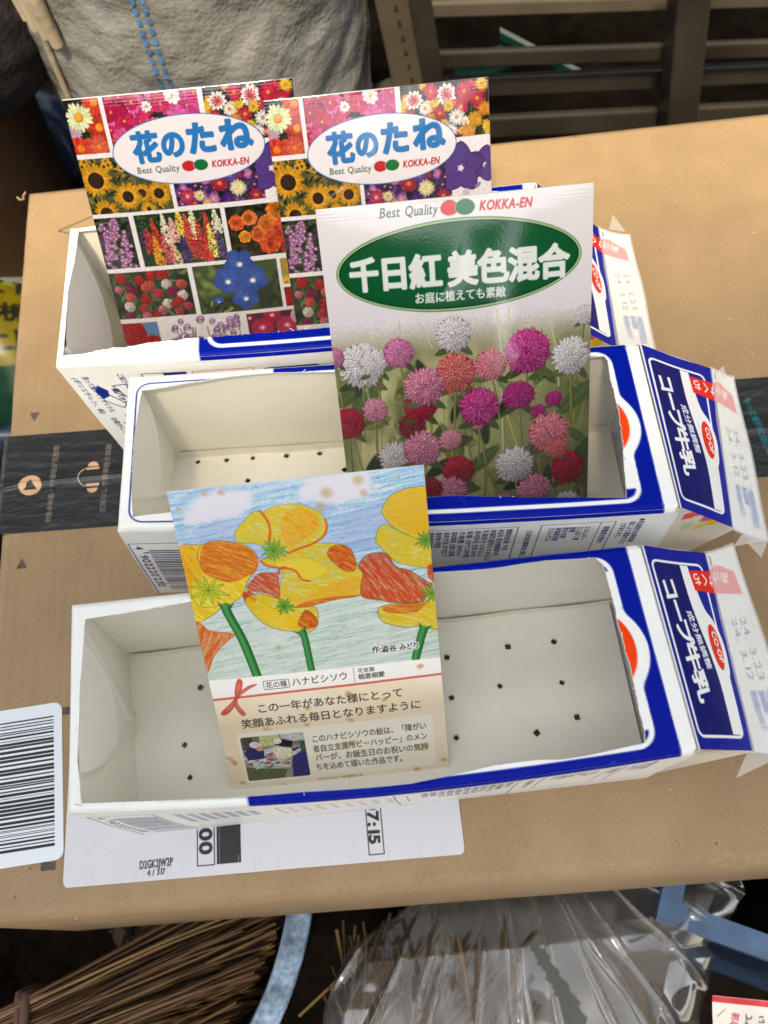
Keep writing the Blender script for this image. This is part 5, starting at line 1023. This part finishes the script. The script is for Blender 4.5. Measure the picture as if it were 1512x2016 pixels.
# ------------------------------------------------------------ below the front edge of the box
MT['rim'] = mat('chalky_blue_plastic', (.30, .42, .58), .75, .25, var=[(110, .35, 1.2, 5), (420, .6, 1.15, 3)], bump=(200, .3, .001, 3))
MT['rim2'] = mat('blue_plastic', (.06, .115, .22), .5, .4, var=(60, .6, 1.2, 3))
MT['tubwall'] = mat('dark_blue_plastic', (.014, .032, .075), .4, .4, var=(30, .6, 1.3, 4))
def tub(name, cx, cy, Ro, zt, wd, label):
    t = empty(name, (cx, cy, GZ), label=label, cat='tub')
    m = MB(); lathe(m, [(Ro-wd, zt-.005), (Ro-wd+.0015, zt), (Ro-.0015, zt), (Ro, zt-.004), (Ro-.002, zt-.007)], cx, cy, 140, 0, .002); m.build('tub_rim', MT['rim'], t)
    m = MB(); lathe(m, [(Ro-.003, zt-.006), (Ro-.006, zt-.03), (Ro-.03, GZ), (.01, GZ)], cx, cy, 140); m.build('tub_wall', MT['tubwall'], t); m = MB(); lathe(m, [(.005, GZ+.06), (Ro-.04, GZ+.062), (Ro-wd-.008, zt-.06), (Ro-wd-.003, zt-.02), (Ro-wd, zt-.005)], cx, cy, 140); m.build('tub_lining', mat('dry_soil', (.032, .021, .013), .9, .1, var=[(60, .5, 1.5, 4)], bump=(120, .8, .01, 4)), t); return t
tub('plastic_tub', -.090, .003, .1440, -.1175, .0125, 'blue tub with a chalky rim holding the twig broom')
pt = empty('planter', (.26, -.02, GZ), label='long blue plastic planter edge at the right, behind the clear bag', cat='planter')
Mp = Matrix.Translation((.262, -.0605, 0)) @ Matrix.Rotation(R(-25), 4, 'Z')
m = MB(); m.box((-.05, -.0055, -.136), (.16, .0055, -.128), 0, None, Mp); m.box((.15, .0055, -.1355), (.16, .18, -.1282), 0, None, Mp); m.box((-.05, .0055, -.1355), (-.04, .18, -.1282), 0, None, Mp); m.build('planter_rim', MT['rim2'], pt)
m = MB(); m.box((-.048, -.003, GZ), (.16, .003, -.136), 0, None, Mp); m.box((-.048, .003, GZ), (-.044, .18, -.136), 0, None, Mp); m.build('planter_wall', MT['tubwall'], pt)
br = empty('twig_broom', (-.088, -.06, -.125), label='broom of thin brown bamboo twigs tied with cord, lying in the blue tub', cat='broom')
MT['twig'] = mat('bamboo_twig', attr=True, rough=.6, spec=.3, var=(60, .7, 1.2, 2)); m = MB()
for k in range(430):
    s = q6.random(); lay = q6.random(); a = R(23.5-s*19+(q6.random()-.5)*3); L = .085+.10*q6.random(); p0 = np.array((-.088, -.0495-s*.062, -.121-.022*lay*(1-.2*s))); d = np.array((math.cos(a), math.sin(a), -.34-.2*q6.random()-.25*lay)); bk = np.array((-.13, -.045+(q6.random()-.5)*.01, .01))
    while np.hypot(p0[0]+d[0]*L+.090, p0[1]+d[1]*L-.003) > .120 and L > .03: L -= .005
    P = [p0+bk, p0+bk*.45, p0, p0+d*L*.5+np.array((0, .004, .002))*(q6.random()-.5)*2, p0+d*L+np.array((0, .005, .004))*(q6.random()-.5)*2]
    cl = np.array([(118, 90, 56), (100, 72, 44), (134, 108, 74), (82, 58, 36), (112, 86, 66)][q6.integers(5)], float)*(.8+.3*q6.random()); m.tube(spline(P, 3, False), .0005+.0005*q6.random()**2, 5, 0, cl*.92)
m.build('twigs', MT['twig'], br)
m = MB(); P = [(-.0875+.003*math.sin(t*2), -.047-t*.075, -.1175-.012*abs(t-.4)-.02*(t < .03)) for t in np.linspace(0, 1, 30)]
m.tube(P, .0022, 7); m.tube(np.array(P)+(-.0036, .001, -.001), .0020, 7); m.build('cord', mat('brown_cord', (.10, .055, .045), .8, .2, bump=(500, .5, .001, 2)), br)
m = MB()
for _ in range(420):
    a = -q6.random()*1.1+.1; rr_ = .112*math.sqrt(q6.random()); x, y = -.09+rr_*math.cos(a), .003+rr_*math.sin(a); a = q6.random()*6.28; L = .003+.009*q6.random(); u = np.array((math.cos(a)*L, math.sin(a)*L, .003*(q6.random()-.5))); v = np.array((-u[1], u[0], 0))*.35; o = np.array((x, y, -.225+.03*q6.random()))
    m.add([o-u, o-v, o+u, o+v], [[0, 1, 2, 3]], 0, np.array((96, 66, 40))*(.4+.7*q6.random()))
m.build('leaf_litter', MT['twig'], kind='stuff')
# straw and the clear bag round it
m = MB()
for _ in range(480):
    s, t = q6.random()**1.3, q6.random(); x = .058+.088*s; y = -.050-.012*s-.10*t; a = R(75+(q6.random()-.5)*80); L = .010+.028*q6.random(); z = -.168-.035*q6.random()
    u = np.array((math.cos(a)*L, math.sin(a)*L, .008*(q6.random()-.5))); o = np.array((x, min(y, -.045-abs(u[1])*.5), z)); P = [o-u, o+np.array((.002, 0, .003))*(q6.random()-.5), o+u]
    m.tube(P, .0005+.0008*q6.random(), 4, 0, np.array([(98, 76, 48), (82, 60, 36), (116, 94, 64), (66, 48, 30)][q6.integers(4)], float)*(.75+.35*q6.random()))
m.build('dry_straw', MT['twig'], kind='stuff')
pm = bpy.data.materials.new('clear_plastic'); pm.use_nodes = True; t = pm.node_tree; t.nodes.remove(t.nodes['Principled BSDF'])
tr = t.nodes.new('ShaderNodeBsdfTransparent'); tr.inputs[0].default_value = (.93, .92, .90, 1); gl = t.nodes.new('ShaderNodeBsdfGlossy'); gl.inputs['Roughness'].default_value = .10; gl.inputs['Color'].default_value = (.95, .95, .95, 1)
df = t.nodes.new('ShaderNodeBsdfDiffuse'); df.inputs[0].default_value = (.42, .41, .39, 1); lw = t.nodes.new('ShaderNodeLayerWeight'); lw.inputs[0].default_value = .35
mr = t.nodes.new('ShaderNodeMapRange'); mr.inputs[3].default_value = .085; mr.inputs[4].default_value = .85; t.links.new(lw.outputs['Facing'], mr.inputs[0])
m1 = t.nodes.new('ShaderNodeMixShader'); t.links.new(mr.outputs[0], m1.inputs[0]); t.links.new(tr.outputs[0], m1.inputs[1]); t.links.new(gl.outputs[0], m1.inputs[2])
m2 = t.nodes.new('ShaderNodeMixShader'); m2.inputs[0].default_value = .085; t.links.new(m1.outputs[0], m2.inputs[1]); t.links.new(df.outputs[0], m2.inputs[2]); t.links.new(m2.outputs[0], t.nodes['Material Output'].inputs[0])
ny, nx = 260, 330; Tt = np.linspace(0, 1, ny); yv = -.165+.175*Tt
xl = np.interp(yv, [-.165, -.070, -.0436, -.0287, .01], [.040, .0505, .0645, .094, .150]); xr = np.interp(yv, [-.165, -.088, -.0625, -.058, -.0445, -.034, .01], [.226, .229, .2435, .240, .2575, .2650, .250])
Sx = np.linspace(0, 1, nx)[None]; X = xl[:, None]+(xr-xl)[:, None]*Sx; Y = np.repeat(yv[:, None], nx, 1)
cxf, cyf = .150, .045                       # pleats run out from the gathered neck under the box
fan = np.arctan2(X-cxf, cyf-Y); rad = np.hypot(X-cxf, cyf-Y)
def pleat(f, ph, sd): return (1-np.abs(np.sin(fan*f+ph+.5*wav(rad*30, fan*2, sd))))
edge = np.clip(np.minimum(Sx, 1-Sx)*7, 0, 1)**.6; amp = np.clip(.35+wav(fan*2.5, rad*12, 51)*.6, .05, 1)
Z = -.146+.026*edge*np.clip((-.02-Y)/.03, 0, 1)+.010*pleat(8, .4, 31)**5*amp*edge+.006*pleat(19, 1.1, 33)**6*(1-amp*.5)+.006*wav(X*28, Y*24, 35)*edge+.0012*wav(X*120, Y*60, 36)
dent = np.exp(-(((X-.205)/.02)**2+((Y+.055)/.02)**2)); Z += -.010*dent+.006*np.exp(-(((X-.118)/.010)**2+((Y+.075)/.03)**2))
Z = np.where(Y > -.032, np.minimum(Z, -.1225), Z)
slit = np.interp(Y, [-.165, -.10, -.0735, -.052, -.036, -.01, .02], [.176, .166, .1625, .1535, .149, .147, .147])+.0012*wav(Y*900, Y*300, 3); hw = np.interp(Y, [-.165, -.09, -.05, -.03, 0], [.016, .010, .0036, .0012, .0005])
ok = ~((X > slit) & (X < slit+hw)); keep = ok[:-1, :-1] & ok[1:, 1:] & ok[:-1, 1:] & ok[1:, :-1]
m = MB(); m.grid(np.stack([X, Y, Z], -1), 0, None, True, flip=False, keep=keep); Zb = np.minimum(Z-.02, -.19+.02*(1-edge)*0); m.grid(np.stack([X, Y, np.where(edge < .02, Z, Zb)], -1)[::6, ::6], 0, None, True)
m.build('plastic_bag', pm, label='torn clear plastic bag of dry straw below the front edge of the box', cat='plastic bag')
c = Canvas(60, 60, .3, (214, 210, 206)); c.rect(-1, 0, 61, 2.6, (180, 20, 40)); c.rect(-1, -1, 61, 0, (220, 216, 214))
for k, (t_, cl) in enumerate((('使用方法', (176, 40, 60)), ('土とよく混ぜて', (60, 60, 64)), ('ご使用ください', (60, 60, 64)), ('肥料', (176, 40, 60)), ('お問い合わせ', (80, 80, 84)))): c.text(t_, 8+k*5.2, 6+len(t_)*3.2, 10.5+k*5.2, 6, 3.2, cl, .12)
c.stroke([(2, 8), (5, 5)], .25, (50, 50, 54)); X, Y = np.meshgrid(c.xs, c.ys)
V = np.stack([.2300+X/1000-Y*.00022, -.0775-Y/1000-X*.00018, -.118+.006*np.sin(X*.07)+.002*wav(X*.1, Y*.1, 3)], -1); m = MB(); m.grid(V, 0, c.rgb, True, flip=True)
m.build('paper_packet', MT['label'], label='white printed packet with a red stripe, at the lower right beside the plastic bag', cat='packet')
